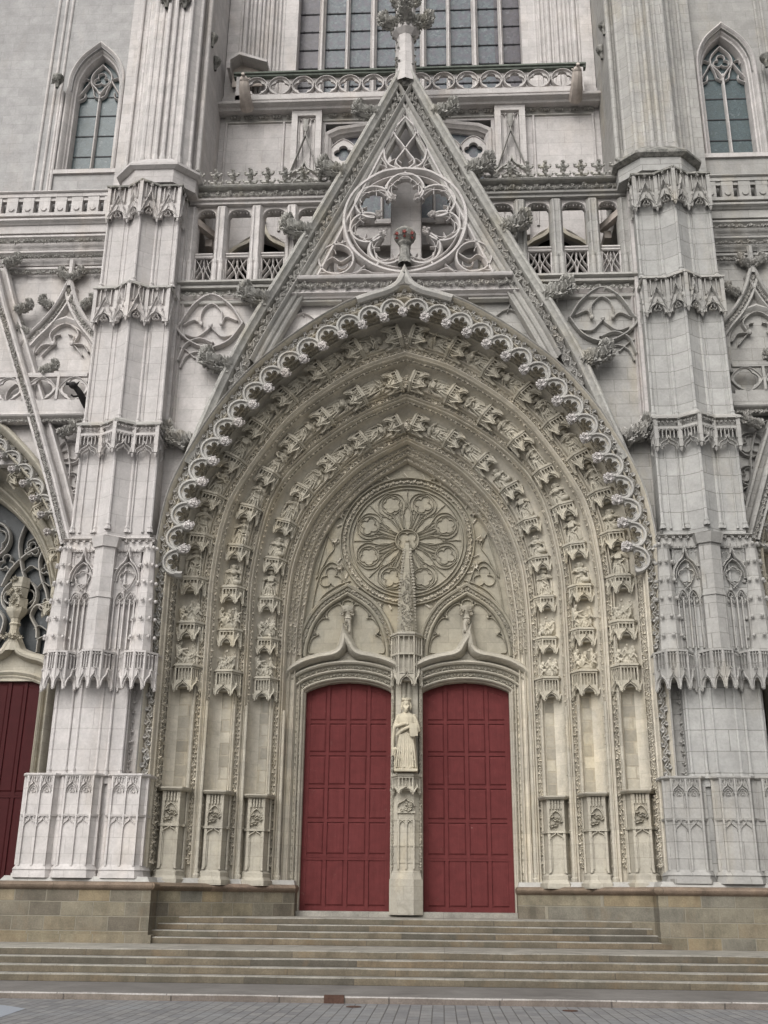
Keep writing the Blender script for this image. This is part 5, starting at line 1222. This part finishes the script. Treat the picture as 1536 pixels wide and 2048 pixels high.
for x in np.arange(-5.8, 6, .47):
    if abs(abs(x)-3.36) > .55:
        for q in range(3): mb.leaf((x+(q-1)*.1, YB-.08, 26.28), .16, rng=rng)
part('string_course', mb, 'grey', CA, 30)
mb = MB()
for s_ in (4.15, 6.1): mb.lathe(s_, YB-.02, [(.05, 21.8), (.05, 26.1)], 6)
both('panel_frame', mb, 'panel', CA)
# upper balustrade with quatrefoils
YU = 2.75
mb = MB(); mb.box(-6.8, 6.8, YU+.05, YB+1.2, 26.45, 26.62); mb.sweep([(-6.8, 26.42), (6.8, 26.42)], [(-.08, YU+.5), (-.06, YU+.2), (.0, YU+.16), (.06, YU-.02), (.12, YU-.04), (.2, YU+.1), (.22, YU+.3)]); mb.box(-5.75, 5.75, YU, YU+.2, 26.62, 26.82); mb.box(-6.8, -5.72, YU+.1, YU+.6, 26.6, 26.68); mb.box(5.72, 6.8, YU+.1, YU+.6, 26.6, 26.68)
mb.box(-5.75, -5.45, YU, YU+.3, 26.6, 27.65); mb.box(5.5, 5.8, YU, YU+.3, 26.6, 27.65)
ub = part('upper_balustrade', mb, 'white', CA)
mb = MB(); mb.box(-5.85, 5.9, YU+.0, YU+.2, 27.6, 27.68); mb.box(-5.85, 5.9, YU-.06, YU+.24, 27.68, 27.74); part('coping', mb, 'copper', ub)
qm = MB(); n = 48; qs = .39
qm.ring(circ(0, 0, qs-.02, n), foil(0, 0, qs*.8, 4, 0, 12, .5), .06, .15); qm.bar(circ(0, 0, qs-.03, 40), .06, -.02, .24, True)
for a in (45, 135, 225, 315): qm.prism([(math.cos(R(a))*.545, math.sin(R(a))*.545), (math.cos(R(a-22))*.42, math.sin(R(a-22))*.42), (math.cos(R(a+22))*.42, math.sin(R(a+22))*.42)], .12, .2)
QM = qm.mesh('quatrefoil', M['white'], 30)
for i in range(14): link('quatrefoil', QM, ub, tr(-5.07+.784*i, YU+.04, 27.21))
# gargoyles over the cornice
def gargoyle(sx):
    mb = MB(); p = [(0, 0, .1), (0, -.25, .14), (0, -.5, .24), (0, -.7, .42), (0, -.78, .56)]
    mb.tube(cat(p, 4), .2, 8, taper=np.linspace(1.2, .8, 17)); mb.ball((0, -.8, .6), (.16, .2, .14), 8, 6); mb.M = tr(0, .26, -.2)
    for s_ in (-1, 1): mb.tube([(s_*.08, -1.0, .9), (s_*.16, -.9, 1.05)], .05, 5, taper=[1, .3])
    mb.tube([(0, -1.2, .84), (.0, -1.34, .86)], .06, 6)
    return mb.mesh('gargoyle', M['gargoyle'], 40)
GG = gargoyle(1)
for x in (-5.35, 5.5): link('gargoyle', GG, CA, tr(x, YU+.15, 26.3)@sc(.95))

# great west window
YW = 4.3
mb = MB(); mb.box(3.95, 9, 3.9, 4.6, 26.7, 33); both('upper_wall', mb, 'white', CA)
mb = MB()
for k in range(14):
    x = 4.02+.14*k; mb.lathe(x, 4.1-.06*k+(.04 if k % 2 else 0), [(.08 if k % 3 == 0 else .05, 26.7), (.08 if k % 3 == 0 else .05, 33)], 8)
mb.plan([(4.0, 4.3), (4.0, 4.15), (5.9, 3.35), (6.3, 3.35), (6.3, 4.3)], 26.7, 33); both('window_jamb', mb, 'white', CA)
gw = MB(); gw.box(-3.05, 3.05, YW+.2, YW+.22, 26.7, 33); gwo = part('window', gw, 'glass', CA, 0)
for q0, q1, w_ in ((-4.0, -3.055, 'left'), (3.055, 4.0, 'right')):
    mb = MB(); mb.box(q0, q1, YW+.2, YW+.22, 26.7, 33); part('window_light', mb, 'glass2', gwo, 0, label=f'darker purple {w_} outer light')
for i, x in enumerate((-3.12, -2.2, -1.27, -.4, .5, 1.4, 2.33, 3.25)):
    mb = MB(); w_ = .2 if i % 2 == 0 else .13; mb.bar([(x, 26.7), (x, 33)], w_+.02, YW-.15, .4); mb.bar([(x-w_*.5, 26.7), (x-w_*.5, 33)], .03, YW-.02, .1); mb.bar([(x+w_*.5, 26.7), (x+w_*.5, 33)], .03, YW-.02, .1)
    part('mullion', mb, 'white', gwo)
mb = MB()
for z in np.arange(26.95, 33, .83): mb.box(-3.98, 3.98, YW+.17, YW+.195, z, z+.035)
for z in np.arange(26.95, 33, .83):
    for x in np.arange(-3.8, 3.95, .3): mb.box(x-.02, x+.02, YW+.155, YW+.17, z-.01, z+.05)
part('glazing_bars', mb, 'lead', gwo, 0)
# doorway hood on the left of the balcony
mb = MB(); mb.M = tr(-5.35, 3.05, 28.35)
mb.prism([(-.75, -.4), (-.75, .0), (-.35, .28), (.62, -.12), (.6, -.2), (-.35, .16), (-.65, -.05), (-.65, -.4)], -.35, .4)
part('doorway_hood', mb, 'white', CA, 0)
mb = MB(); mb.M = tr(-5.35, 3.2, 28.35); mb.prism([(-.65, -.75), (-.65, -.05), (-.35, .16), (.5, -.2), (.5, -.75)], 0, .05); part('doorway', mb, 'gargoyle', CA, 0)

# ---- tower walls, windows and side bays
YS = 1.5
TWX, TWH = 10.02, .8
mb = MB()
mb.box(8.6, 9.0, YS, YS+1, 13.5, 33); mb.box(9.0, TWX-TWH-.12, YS, YS+1, 20.6, 33); mb.box(TWX+TWH+.12, 16, YS, YS+1, 13.5, 33); mb.box(TWX-TWH-.12, TWX+TWH+.12, YS, YS+1, 13.5, 22.95); mb.box(9.0, TWX-TWH-.12, YS, YS+1, 13.5, 20.6)
WA = cat([(-TWH, 26.1), (-TWH*.93, 26.75), (-TWH*.6, 27.35), (0, 27.85)], 8); WA = [(TWX+x, z) for x, z in WA]; WA += [(2*TWX-x, z) for x, z in reversed(WA[:-1])]
lo = [(TWX-TWH-.12, 26.0)]+WA+[(TWX+TWH+.12, 26.0)]; mb.strip(lo, [(x, 33) for x, z in lo], YS, YS+1)
both('tower_wall', mb, 'tower', CA)
for sx in (1, -1):
    g_ = MB(); g_.box((TWX-1)*sx if sx > 0 else -(TWX+1), (TWX+1) if sx > 0 else -(TWX-1), YS+.52, YS+.55, 22.8, 28.0); wo = part('window', g_, 'teal', CA, 0)
    mb = MB(); path = [(TWX-TWH, 22.95)]+WA+[(TWX+TWH, 22.95)]
    mb.sweep(path, [(.14, YS+.02), (.13, YS-.06), (.09, YS-.09), (.04, YS-.04), (0, YS+.1), (-.03, YS+.12), (-.06, YS+.2), (-.1, YS+.22), (-.13, YS+.4), (-.13, YS+.55)], side=1)
    mb.box(TWX-TWH-.3, TWX+TWH+.3, YS-.08, YS+.55, 22.8, 22.95)
    fr = part('window_frame', mb if sx > 0 else mb.mirror(), 'white', wo)
    mb = MB(); yy = YS+.36; gd = .16
    mb.bar([(TWX, 22.95), (TWX, 26.35)], .09, yy, gd)
    for s_ in (-1, 1):
        mb.bar(cat([(TWX, 26.2), (TWX+s_*.12, 26.45), (TWX+s_*.33, 26.75), (TWX+s_*.28, 27.1), (TWX, 27.45)], 5), .07, yy, gd)
        mb.bar(cat([(TWX+s_*.7, 26.15), (TWX+s_*.55, 26.4), (TWX+s_*.36, 26.75)], 5), .06, yy, gd); mb.bar(cat([(TWX+s_*.05, 26.1), (TWX+s_*.18, 26.2), (TWX+s_*.22, 26.38)], 4), .05, yy+.02, gd-.04)
        mb.bar(cat([(TWX+s_*.68, 26.0), (TWX+s_*.5, 26.12), (TWX+s_*.48, 26.3)], 4), .05, yy+.02, gd-.04)
        mb.bar(cat([(TWX+s_*.22, 26.38), (TWX+s_*.3, 26.62), (TWX+s_*.36, 26.75)], 3), .04, yy+.02, gd-.04); mb.bar(cat([(TWX+s_*.4, 26.85), (TWX+s_*.55, 26.9), (TWX+s_*.6, 26.75)], 3), .04, yy+.02, gd-.04)
    mb.bar(foil(TWX, 26.85, .27, 3, PI/2, 8), .04, yy+.03, gd-.06, True)
    part('tracery', mb if sx > 0 else mb.mirror(), 'white', wo)
    mb = MB()
    for z in (23.0, 23.85, 24.65, 25.45, 26.2): mb.box(TWX-.75, TWX+.75, YS+.5, YS+.515, z, z+.035)
    part('glazing_bars', mb if sx > 0 else mb.mirror(), 'lead', wo, 0)
mb = MB()
for x in (11.35, 11.6, 11.15): mb.lathe(x, YS-.02, [(.07, 21.9), (.045, 22.2), (.045, 33)], 7)
mb.lathe(11.05, YS-.05, [(.05, 21.9), (.05, 26)], 7); mb.lathe(8.95, 1.45, [(.06, 22), (.06, 33)], 7)
both('wall_shafts', mb, 'white', CA)
# side balustrade and cornices
mb = MB(); yb = 1.0
mb.box(8.5, 16, yb, yb+.25, 21.62, 21.75); mb.box(8.5, 16, yb, yb+.25, 20.95, 21.05); 
for k in range(14):
    x = 8.95+.5*k; mb.box(x-.17, x+.17, yb+.02, yb+.22, 21.05, 21.62); mb.bar(arc(x, 21.2, .08, 180, 360, 6), .03, yb-.02, .05); mb.box(x+.17, x+.33, yb+.12, yb+.2, 21.05, 21.12); mb.box(x+.15, x+.35, yb+.05, yb+.2, 21.5, 21.64)
mb.sweep([(8.5, 21.75), (16, 21.75)], [(0, yb+.3), (0, yb-.04), (.03, yb-.07), (.07, yb-.04), (.08, yb+.3)])
for i, (z, y) in enumerate(((20.7, .95), (20.2, 1.1), (19.72, 1.2), (19.2, 1.3))):
    mb.sweep([(8.5, z), (16, z)], [(-.05, y+.35), (-.03, y+.12), (.03, y+.06), (.06, y), (.12, y), (.16, y+.05), (.26, y+.2)]); mb.box(8.5, 16, y+.16, 1.6, z-.3, z+.25)
both('side_balustrade', mb, 'white', CA)
for z, y in ((20.16, 1.12), (19.68, 1.22), (19.2, 1.32)):
    mb = MB()
    for x in np.arange(8.8, 12.6, .42):
        for q in range(4): mb.leaf((x+(q-1.5)*.08+rng.uniform(-.03, .03), y-.02, z-.06+rng.uniform(-.03, .03)), .15, rng=rng)
    mb.tube([(8.7, y+.02, z-.05), (12.8, y+.02, z-.05)], .025, 5); both('foliage_band', mb, 'grey', CA, 0)
# ogee gablet bay
gx = 9.95
mb = MB(); mb.box(9.0, 16, 1.45, 1.7, 13.0, 19.2)
OG = cat([(-1.28, 16.5), (-.95, 17.0), (-.55, 17.5), (-.22, 18.1), (0, 18.75)], 7); OG = [(gx+x, z) for x, z in OG]; OG += [(2*gx-x, z) for x, z in reversed(OG[:-1])]
mb.sweep(OG, [(.1, 1.46), (.1, 1.22), (.04, 1.16), (.0, 1.2), (-.02, 1.32), (-.16, 1.34), (-.17, 1.26), (-.22, 1.24), (-.25, 1.3), (-.28, 1.46)], side=1)
PA = [(gx-.98, 15.5)]+parch(gx, 16.4, .98, 1.15, 8)+[(gx+.98, 15.5)]
mb.sweep(PA, [(.1, 1.46), (.08, 1.3), (.02, 1.26), (-.04, 1.3), (-.1, 1.36), (-.14, 1.34), (-.18, 1.46)], side=1)
for s_ in (-1, 1):
    mb.bar(cat([(gx+s_*.78, 16.45), (gx+s_*.6, 16.7), (gx+s_*.3, 16.72)], 5), .06, 1.3, .15); mb.bar(cat([(gx+s_*.3, 16.72), (gx+s_*.42, 17.05), (gx+s_*.2, 17.32), (gx, 17.4)], 5), .06, 1.3, .15); mb.ball((gx+s_*.28, 1.3, 16.72), .08, 6, 5)
    mb.bar(cat([(gx+s_*.6, 16.35), (gx+s_*.45, 16.55), (gx+s_*.3, 16.72)], 4), .045, 1.32, .12); mb.bar(cat([(gx+s_*.25, 16.75), (gx+s_*.28, 16.98), (gx+s_*.12, 17.05)], 4), .045, 1.32, .12)
    mb.bar(cat([(gx+s_*.35, 17.65), (gx+s_*.12, 17.9), (gx+s_*.25, 18.05)], 4), .045, 1.32, .12)
mb.lathe(gx, 1.25, [(.09, 18.6), (.08, 19.5), (0, 19.55)], 6)
for s_ in (-1, 1):
    x = gx+s_*1.08; mb.box(x-.12, x+.12, 1.25, 1.5, 15.5, 16.4) if s_ > 0 else None
sb = both('ogee_gablet', mb, 'white', CA)
mb = MB(); tmp = MB(); tmp.sweep(OG, [(-.09, 1.3)]); vine(mb, tmp.v[0], .13, rng, wob=.05); 
for a_, m2 in zip(sb, (mb, mb.mirror())): part('foliage_band', m2, 'grey', a_, 0)
for q_, sx in zip(sb, (1, -1)):
    for x, z, s_, fl in ((.05, 18.9, .42, 0), (-.05, 18.9, .42, 1), (.5, 17.95, .42, 0), (-.5, 17.95, .42, 1), (1.05, 17.05, .42, 0), (-1.05, 17.05, .4, 1)):
        crocket(q_, (gx+x)*sx, 1.25, z, s_, R(20), bool(fl) if sx > 0 else not fl, me=CRKG)
mb = MB()     # small balustrade of mouchettes with sill, string under
mb.box(9.0, 16, 1.0, 1.12, 15.5, 15.62); mb.box(9.0, 16, 1.0, 1.14, 14.68, 14.78)
for k in range(6):
    x = 9.35+.95*k; mb.box(x+.44, x+.51, 1.0, 1.1, 14.75, 15.5)
    O_ = [(x+.0+.43*math.cos(2*PI*q/40)*(1-.14*abs(math.sin(4*PI*q/40))), 15.13+.37*math.sin(2*PI*q/40)*(1-.1*abs(math.sin(4*PI*q/40)))) for q in range(40)]
    mb.ring(O_, foil(x, 15.13, .33, 4, 0, 10, .45), 1.04, 1.1); mb.bar(O_, .045, 1.0, .1, True)
mb.box(8.9, 16, 1.0, 1.5, 14.3, 14.68); mb.sweep([(8.9, 14.22), (16, 14.22)], [(-.08, 1.3), (-.06, 1.1), (0, 1.08), (.04, .95), (.08, .92), (.14, 1.0)])
both('gallery', mb, 'white', CA)
mb = MB(); vine(mb, [(8.9, 1.06, 14.15), (13, 1.06, 14.15)], .14, rng, wob=.1); both('foliage_band', mb, 'grey', CA, 0)
# side portal
SX = 12.15
SK = [[(3.05, 2), (3.05, 9.6), (3.0, 10.9), (2.72, 11.7), (1.95, 12.85), (.8, 14.0), (0, 14.4)],
      [(2.25, 2), (2.25, 9.0), (2.2, 9.7), (1.95, 10.5), (1.4, 11.4), (.7, 12.1), (0, 12.6)]]
SC_ = [resample(cat(k, 6), 60) for k in SK]
def sring(s): return SC_[0]*(1-s)+SC_[1]*s
def sside(prof):
    mb = MB(); P = []
    for i in range(60):
        P.append([(SX-sring(s)[i][0], y, sring(s)[i][1]) for s, y in prof])
    for i in range(58, -1, -1):
        P.append([(SX+sring(s)[i][0], y, sring(s)[i][1]) for s, y in prof])
    mb.grid(P); return mb
sp = sside([(-.1, 1.6), (-.1, 1.2)]+rollp(-.03, 1.15, .1, .1)+[(.06, 1.25), (.08, 1.4), (.2, 1.42), (.22, 1.3)]+rollp(.26, 1.3, .06, .06)+[(.3, 1.5), (.34, 1.75), (.42, 1.95), (.5, 2.0)]+rollp(.53, 1.95, .05, .07)+[(.57, 2.1), (.62, 2.35), (.7, 2.45), (.76, 2.4)]+rollp(.8, 2.35, .07, .07)+[(.85, 2.5), (.9, 2.6)]+rollp(.94, 2.6, .06, .07)+[(1., 2.9)])
both('side_archivolt', sp, 'jamb', CA)
mb = MB(); c = sring(.14); vine(mb, [(SX-x, 1.38, z) for x, z in c if z > 8], .16, rng); both('foliage_band', mb, 'grey', CA, 0)
fp = np.array([(SX-x, z) for x, z in sring(.32) if z > 10.2]); fp = resample(fp, 9)
for sx in (1, -1):
    for i in range(8):
        a, c_ = fp[i], fp[i+1]
        if sx < 0: a, c_ = c_*[-1, 1], a*[-1, 1]
        mid = (a+c_)/2; d = c_-a; L = np.linalg.norm(d)
        o = link('fringe_arch', FU, CA, tr(mid[0], 1.25, mid[1])@rot('y', -math.atan2(d[1], d[0]))@sc(L/.58, 1, .8))
        q = link('boss', BO, o); q.matrix_local = Matrix((tr(-.29, -.06, -.17)).tolist())
for k, (t_, s_, y) in enumerate(((.3, .55, 1.9), (.52, .55, 1.9), (.7, .55, 1.9), (.4, .82, 2.35), (.6, .82, 2.35))):
    pass
srow = []
for sx in (1, -1):
    for j, zt in enumerate((8.6, 10.3, 11.6, 12.6)):
        c = sring(.45); i = int(np.argmin(abs(c[:, 1]-zt))); d = c[min(i+1, 59)]-c[i-1]; ang = math.atan2(d[0], d[1])
        X = (SX-c[i][0])*sx
        mm = tr(X, 1.85, c[i][1])@rot('y', -ang*sx)
        link('niche_canopy', CAN[j % 3], CA, mm@sc(.75)); v = (j*3+sx+5) % 10
        o = link('statue', FIG[v], None, mm@tr(0, -.02, .52)@sc(.72))
        side = 'left' if sx < 0 else 'right'
        tag(o, f'stone figure {WHAT[v]}, {NUMW[j]} up the arch of the far {side} portal', 'statue', 'carved figures in the side portal arches')
# side portal spandrel, gable rake
mb = MB(); c = sring(-.05); hp = [(SX-x, z) for x, z in c if z > 9]; mb.prism([(8.75, 9.0)]+hp+[(SX, 14.4), (8.75, 14.4)], 1.42, 1.7); both('side_spandrel', mb, 'white', CA)
mb = MB(); rk = [(8.95, 10.55), (9.6, 12.4), (10.5, 14.75), (11.75, 17.9), (12.2, 19.2)]
mb.sweep(rk, [(.1, 1.3), (.1, .95), (.05, .88), (-.0, .88), (-.03, .95), (-.05, 1.02), (-.16, 1.04), (-.18, .98), (-.24, .98), (-.27, 1.3)], side=1); mb.sweep(rk, [(.1, 1.25), (.22, 1.2), (.24, 1.12), (.3, 1.12), (.34, 1.3)], side=1)
sg_ = both('side_gable', mb, 'white', CA)
mb = MB(); vine(mb, [(x+.1, .98, z-.04) for x, z in rk], .13, rng, wob=.1)
for a_, m2 in zip(sg_, (mb, mb.mirror())): part('foliage_band', m2, 'grey', a_, 0)
for q_, sx in zip(sg_, (1, -1)):
    for x, z in ((9.02, 11.6), (9.75, 13.75), (10.5, 15.7), (11.5, 17.7), (12.05, 19.3)): crocket(q_, (x-.2)*sx, 1.05, z, .45, R(10), sx > 0, me=CRKG)
mb = MB()     # tracery bits in the side spandrels
for (x, z, r_) in ((9.35, 13.3, .36), (9.2, 12.4, .28)): mb.bar(circ(x, z, r_, 20), .06, 1.28, .16, True); mb.bar(foil(x, z, r_*.8, 3, PI/2, 6), .035, 1.32, .12, True)
mb.bar(cat([(9.0, 12.0), (9.25, 12.2), (9.3, 12.9), (9.6, 13.8), (10.3, 14.2)], 5), .06, 1.26, .18); mb.bar(circ(10.95, 15.0, .42, 24), .06, 1.2, .16, True)
both('blind_tracery', mb, 'white', CA)
# side portal tracery window over the door
mb = MB(); c = sring(1.); hp = [(SX-x, z) for x, z in c if z > 7.5]+[(SX+x, z) for x, z in reversed(c) if z > 7.5]; mb.prism(hp, 3.2, 3.24)
for sx, m2 in ((1, mb), (-1, mb.mirror())):
    wo = part('window', m2, 'glassdark', CA, 0)
    t2 = MB(); y_, d_ = 2.95, .2
    def B_(pts_, w_=.1): t2.bar(cat(pts_, 5), w_, y_, d_)
    t2.bar(circ(10.95, 9.6, .5, 28), .09, y_, d_, True); t2.bar(circ(12.0, 11.3, .55, 28), .09, y_, d_, True)
    B_([(10.35, 11.15), (10.5, 10.7), (10.4, 10.2), (10.2, 9.75), (10.05, 9.3)]); B_([(10.35, 11.15), (10.85, 10.9), (11.3, 10.4), (11.5, 9.9)]); B_([(11.0, 11.9), (11.15, 11.2), (11.0, 10.5), (10.85, 10.1)])
    B_([(10.45, 10.35), (10.7, 10.5), (10.9, 10.35)], .045); B_([(10.1, 9.9), (10.3, 10.0), (10.45, 9.85)], .045); B_([(10.7, 11.35), (10.9, 11.2), (10.85, 10.95)], .045)
    B_([(10.05, 9.2), (10.4, 9.35), (10.55, 9.05), (10.35, 8.7), (10.3, 8.4)]); B_([(10.3, 8.35), (10.05, 8.45), (9.98, 8.25)], .05); B_([(11.5, 9.2), (11.3, 8.9), (11.4, 8.4), (11.7, 8.1)]); B_([(10.0, 8.6), (10.25, 8.75), (10.4, 8.65)], .045)
    t2.bar([(10.25, 8.35), (10.25, 8.0)], .07, y_, d_); t2.bar([(11.6, 8.35), (11.6, 8.0)], .07, y_, d_)
    for (x_, z_, r_, k_) in ((10.95, 9.6, .44, 4), (12.0, 11.3, .46, 5), (10.15, 9.35, .2, 3), (10.75, 11.0, .22, 3), (10.25, 10.4, .17, 3), (11.45, 10.6, .25, 3)): t2.bar(foil(x_, z_, r_, k_, PI/2, 6), .05, y_+.02, d_-.04, True)
    part('tracery', t2 if sx > 0 else t2.mirror(), 'grey', wo)
mb = MB(); ox = 10.9
og2 = cat([(-1.05, 7.45), (-.9, 7.62), (-.45, 7.75), (-.15, 7.9), (0, 8.15)], 5); og2 = [(ox+x, z) for x, z in og2]; og2 += [(2*ox-x, z) for x, z in reversed(og2[:-1])]
mb.sweep(og2, [(-.03, 3.1), (-.02, 2.9), (.05, 2.72), (.12, 2.7), (.2, 2.76), (.28, 3.0)]); mb.prism([(9.85, 7.2)]+[(x, z+.05) for x, z in og2]+[(11.95, 7.2)], 3.0, 3.2)
sp2 = seg_arch(ox, .97, 7.05, 7.3); mb.sweep(sp2, [(-.02, 3.3), (-.02, 3.0), (.03, 2.96), (.06, 3.0), (.1, 2.95), (.14, 2.92), (.18, 2.96), (.26, 3.1)])
mb.lathe(ox, 2.85, [(.2, 8.0), (.14, 8.3), (.13, 8.7), (.17, 8.75), (.13, 8.8), (.14, 8.9), (.26, 9.05), (.3, 9.12), (.3, 9.2), (0, 9.2)], 8)
rq = random.Random(8)
for z0 in (9.2, 9.5, 9.8):
    q_ = [(ox+(.27+rq.uniform(-.05, .03))*math.cos(a), 2.85+.24*math.sin(a)) for a in np.linspace(0, 2*PI, 7)[:-1]]; mb.plan(q_, z0, z0+.28, [(x+rq.uniform(-.03, .03), y) for x, y in q_])
for k in range(14): mb.leaf((ox+rq.uniform(-.24, .24), 2.62, rq.uniform(9.2, 10.05)), .16, rng=rq)
for k in range(8): mb.leaf((ox+(k-3.5)*.08, 2.7, 8.35+.04*(k % 3)), .16, rng=rng)
both('side_door_surround', mb, 'jamb', CA, 30)
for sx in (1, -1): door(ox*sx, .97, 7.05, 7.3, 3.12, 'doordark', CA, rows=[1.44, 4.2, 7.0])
mb = MB(); mb.box(9.0, 9.95, 2.9, 3.4, 1.3, 7.6); vine(mb, [(9.86, 2.8, 2.1), (9.86, 2.8, 7.3)], .12, rng); mb.lathe(9.6, 2.5, [(.1, 2), (.05, 2.4), (.05, 8)], 7); mb.lathe(9.75, 2.7, [(.06, 2), (.04, 8)], 7); both('side_jamb', mb, 'jamb', CA, 30)
mb = MB(); mb.box(9.3, 16, 2.2, 3.2, .6, 1.3); both('side_threshold', mb, 'tread', CA, 0)
mb = MB(); mb.box(11.9, 12.5, 2.7, 3.3, 1.3, 8.2); mb.box(12.5, 16, 2.9, 3.3, 1.3, 14); both('side_trumeau', mb, 'beige', CA)
# dark perched gargoyle by the left pier, bulk of the building behind
mb = MB()
mb.tube(cat([(0, 0, 0), (-.05, -.2, .1), (-.12, -.38, .25), (-.22, -.5, .36)], 4), .1, 8, taper=np.linspace(1.1, .8, 13)); mb.ball((-.26, -.55, .38), (.12, .13, .1), 8, 6)
for s_ in (-1, 1): mb.tube([(-.22+s_*.05, -.5, .44), (-.2+s_*.08, -.45, .56)], .035, 5, taper=[1, .3])
mb.tube([(-.12, -.35, .15), (-.26, -.42, .1), (-.32, -.46, .14)], .035, 5); mb.tube([(-.34, -.6, .4), (-.42, -.66, .38)], .05, 6)
link('gargoyle', fuse(mb, .015, 'gargoyle', 'black'), CA, tr(-8.9, 1.0, 14.55))['label'] = 'black weathered animal gargoyle beside the left buttress'
mb = MB(); mb.box(-16, 16, 4.7, 30, 0, 33); part('nave_body', mb, 'grey', CA, 0)
mb = MB(); mb.box(2.9, 9.4, 3.72, 4.6, 1.3, 18.3); both('portal_core', mb, 'beige', CA, 0)
mb = MB(); mb.box(8.7, 16, 3.3, 4.7, .0, 21); both('tower_core', mb, 'grey', CA, 0)

# ---- trumeau statue
def saint():
    mb = MB(); rg = random.Random(3)
    robe(mb, [(.3, 0), (.3, .04), (.27, .3), (.24, .65), (.215, .9), (.2, 1.02), (.22, 1.2), (.23, 1.33), (.2, 1.41), (.1, 1.46), (.065, 1.5), (.06, 1.56)], 9, .1, 3, .62, 64)
    for i in range(9):      # hanging folds in front
        x = -.2+.05*i; z1 = .95-.02*abs(i-4); mb.tube([(x*.8, -.15, z1), (x*1.05, -.18-.01*(i % 2), .5), (x*1.25, -.17, .05)], .022, 6)
    # cloak edges hanging from the shoulders
    mb.tube(cat([(-.2, -.02, 1.38), (-.3, -.06, 1.1), (-.34, -.08, .7), (-.33, -.06, .35)], 4), .05, 8, sq=1.5, taper=np.linspace(.9, 1.1, 13))
    mb.tube(cat([(.2, -.02, 1.38), (.29, -.05, 1.15), (.33, -.06, .95)], 4), .05, 8, sq=1.4)
    mb.tube(cat([(-.24, -.12, .86), (-.1, -.19, .98), (.06, -.2, 1.06), (.16, -.16, 1.14)], 4), .045, 8)
    # head, beard, crown
    hz = 1.68; mb.ball((0, -.02, hz), (.092, .11, .128), 14, 12); mb.ball((0, -.125, hz-.005), (.018, .028, .032), 8, 6)
    mb.ball((0, .02, hz+.03), (.112, .105, .115), 12, 10)
    for s_ in (-1, 1):
        mb.ball((s_*.036, -.115, hz+.03), (.026, .015, .01), 6, 5); mb.ball((s_*.098, -.0, hz), (.02, .03, .04), 6, 5); mb.tube([(s_*.1, .0, hz+.05), (s_*.12, .0, hz-.06), (s_*.1, .01, hz-.14)], .03, 6)
    mb.tube([(-.07, -.09, hz-.05), (-.04, -.125, hz-.1), (0, -.14, hz-.16), (.04, -.125, hz-.1), (.07, -.09, hz-.05)], .028, 6); mb.ball((0, -.11, hz-.14), (.05, .05, .09), 8, 8); mb.ball((0, -.125, hz-.055), (.03, .012, .008), 6, 4)
    mb.lathe(0, .0, [(.0, hz+.09), (.12, hz+.09), (.125, hz+.12), (.12, hz+.14), (0, hz+.14)], 12)
    for i in range(8): a = 2*PI*i/8; mb.ball((.115*math.cos(a), .115*math.sin(a), hz+.155), .018, 5, 4)
    # right arm folded across the chest; left arm down holding a book
    capsule(mb, (-.2, 0, 1.36), (-.27, -.08, 1.1), .075, .06); capsule(mb, (-.27, -.08, 1.1), (-.04, -.21, 1.15), .058, .035)
    capsule(mb, (.2, 0, 1.36), (.3, -.06, 1.08), .075, .06); capsule(mb, (.3, -.06, 1.08), (.26, -.2, .86), .058, .038)
    for bx, by, bz, dx, dz in ((-.01, -.23, 1.155, 1, .1), (.2, -.24, .83, -1, .05)):
        mb.ball((bx, by, bz), (.035, .025, .04), 8, 6)
        for i in range(4): mb.tube([(bx+dx*.02, by-.005, bz+.03-.02*i), (bx+dx*.055, by-.02, bz+.032-.02*i+dz*.02), (bx+dx*(.078+.006*(i in (1, 2))), by-.008, bz+.028-.02*i)], .0095, 6)
        mb.tube([(bx, by-.01, bz+.035), (bx+dx*.03, by-.025, bz+.06)], .011, 6)
    # feet and the sword point resting beside
    for s_ in (-1, 1): mb.ball((s_*.09+.02, -.22, .035), (.05, .1, .035), 8, 6)
    capsule(mb, (-.3, -.17, .05), (-.27, -.15, .5), .014, .018); mb.ball((-.27, -.15, .52), (.04, .04, .05), 8, 6)
    mb.box(-.3, .3, -.3, .12, -.06, .01)
    return mb
def sbook():
    mb = MB(); mb.M = tr(.19, -.235, 1.03)@rot('y', -.12)@rot('z', .15); mb.box(-.09, .09, -.035, .035, -.17, .15); mb.box(-.1, .1, -.042, -.032, -.18, .16); mb.box(-.1, .1, .032, .042, -.18, .16); return mb
st = bpy.data.objects.new('statue', None); COL.objects.link(st); st.location = (0, 3.12, 4.86)
tag(st, 'tall bearded crowned stone saint in long robes holding a book, between the two red doors', 'statue')
bd = link('robed_body', fuse(saint(), .0105, 'robed_body', 'statue', 1), st); bd.scale = (1.03,)*3
o = part('book', sbook(), 'statue', st, 0)
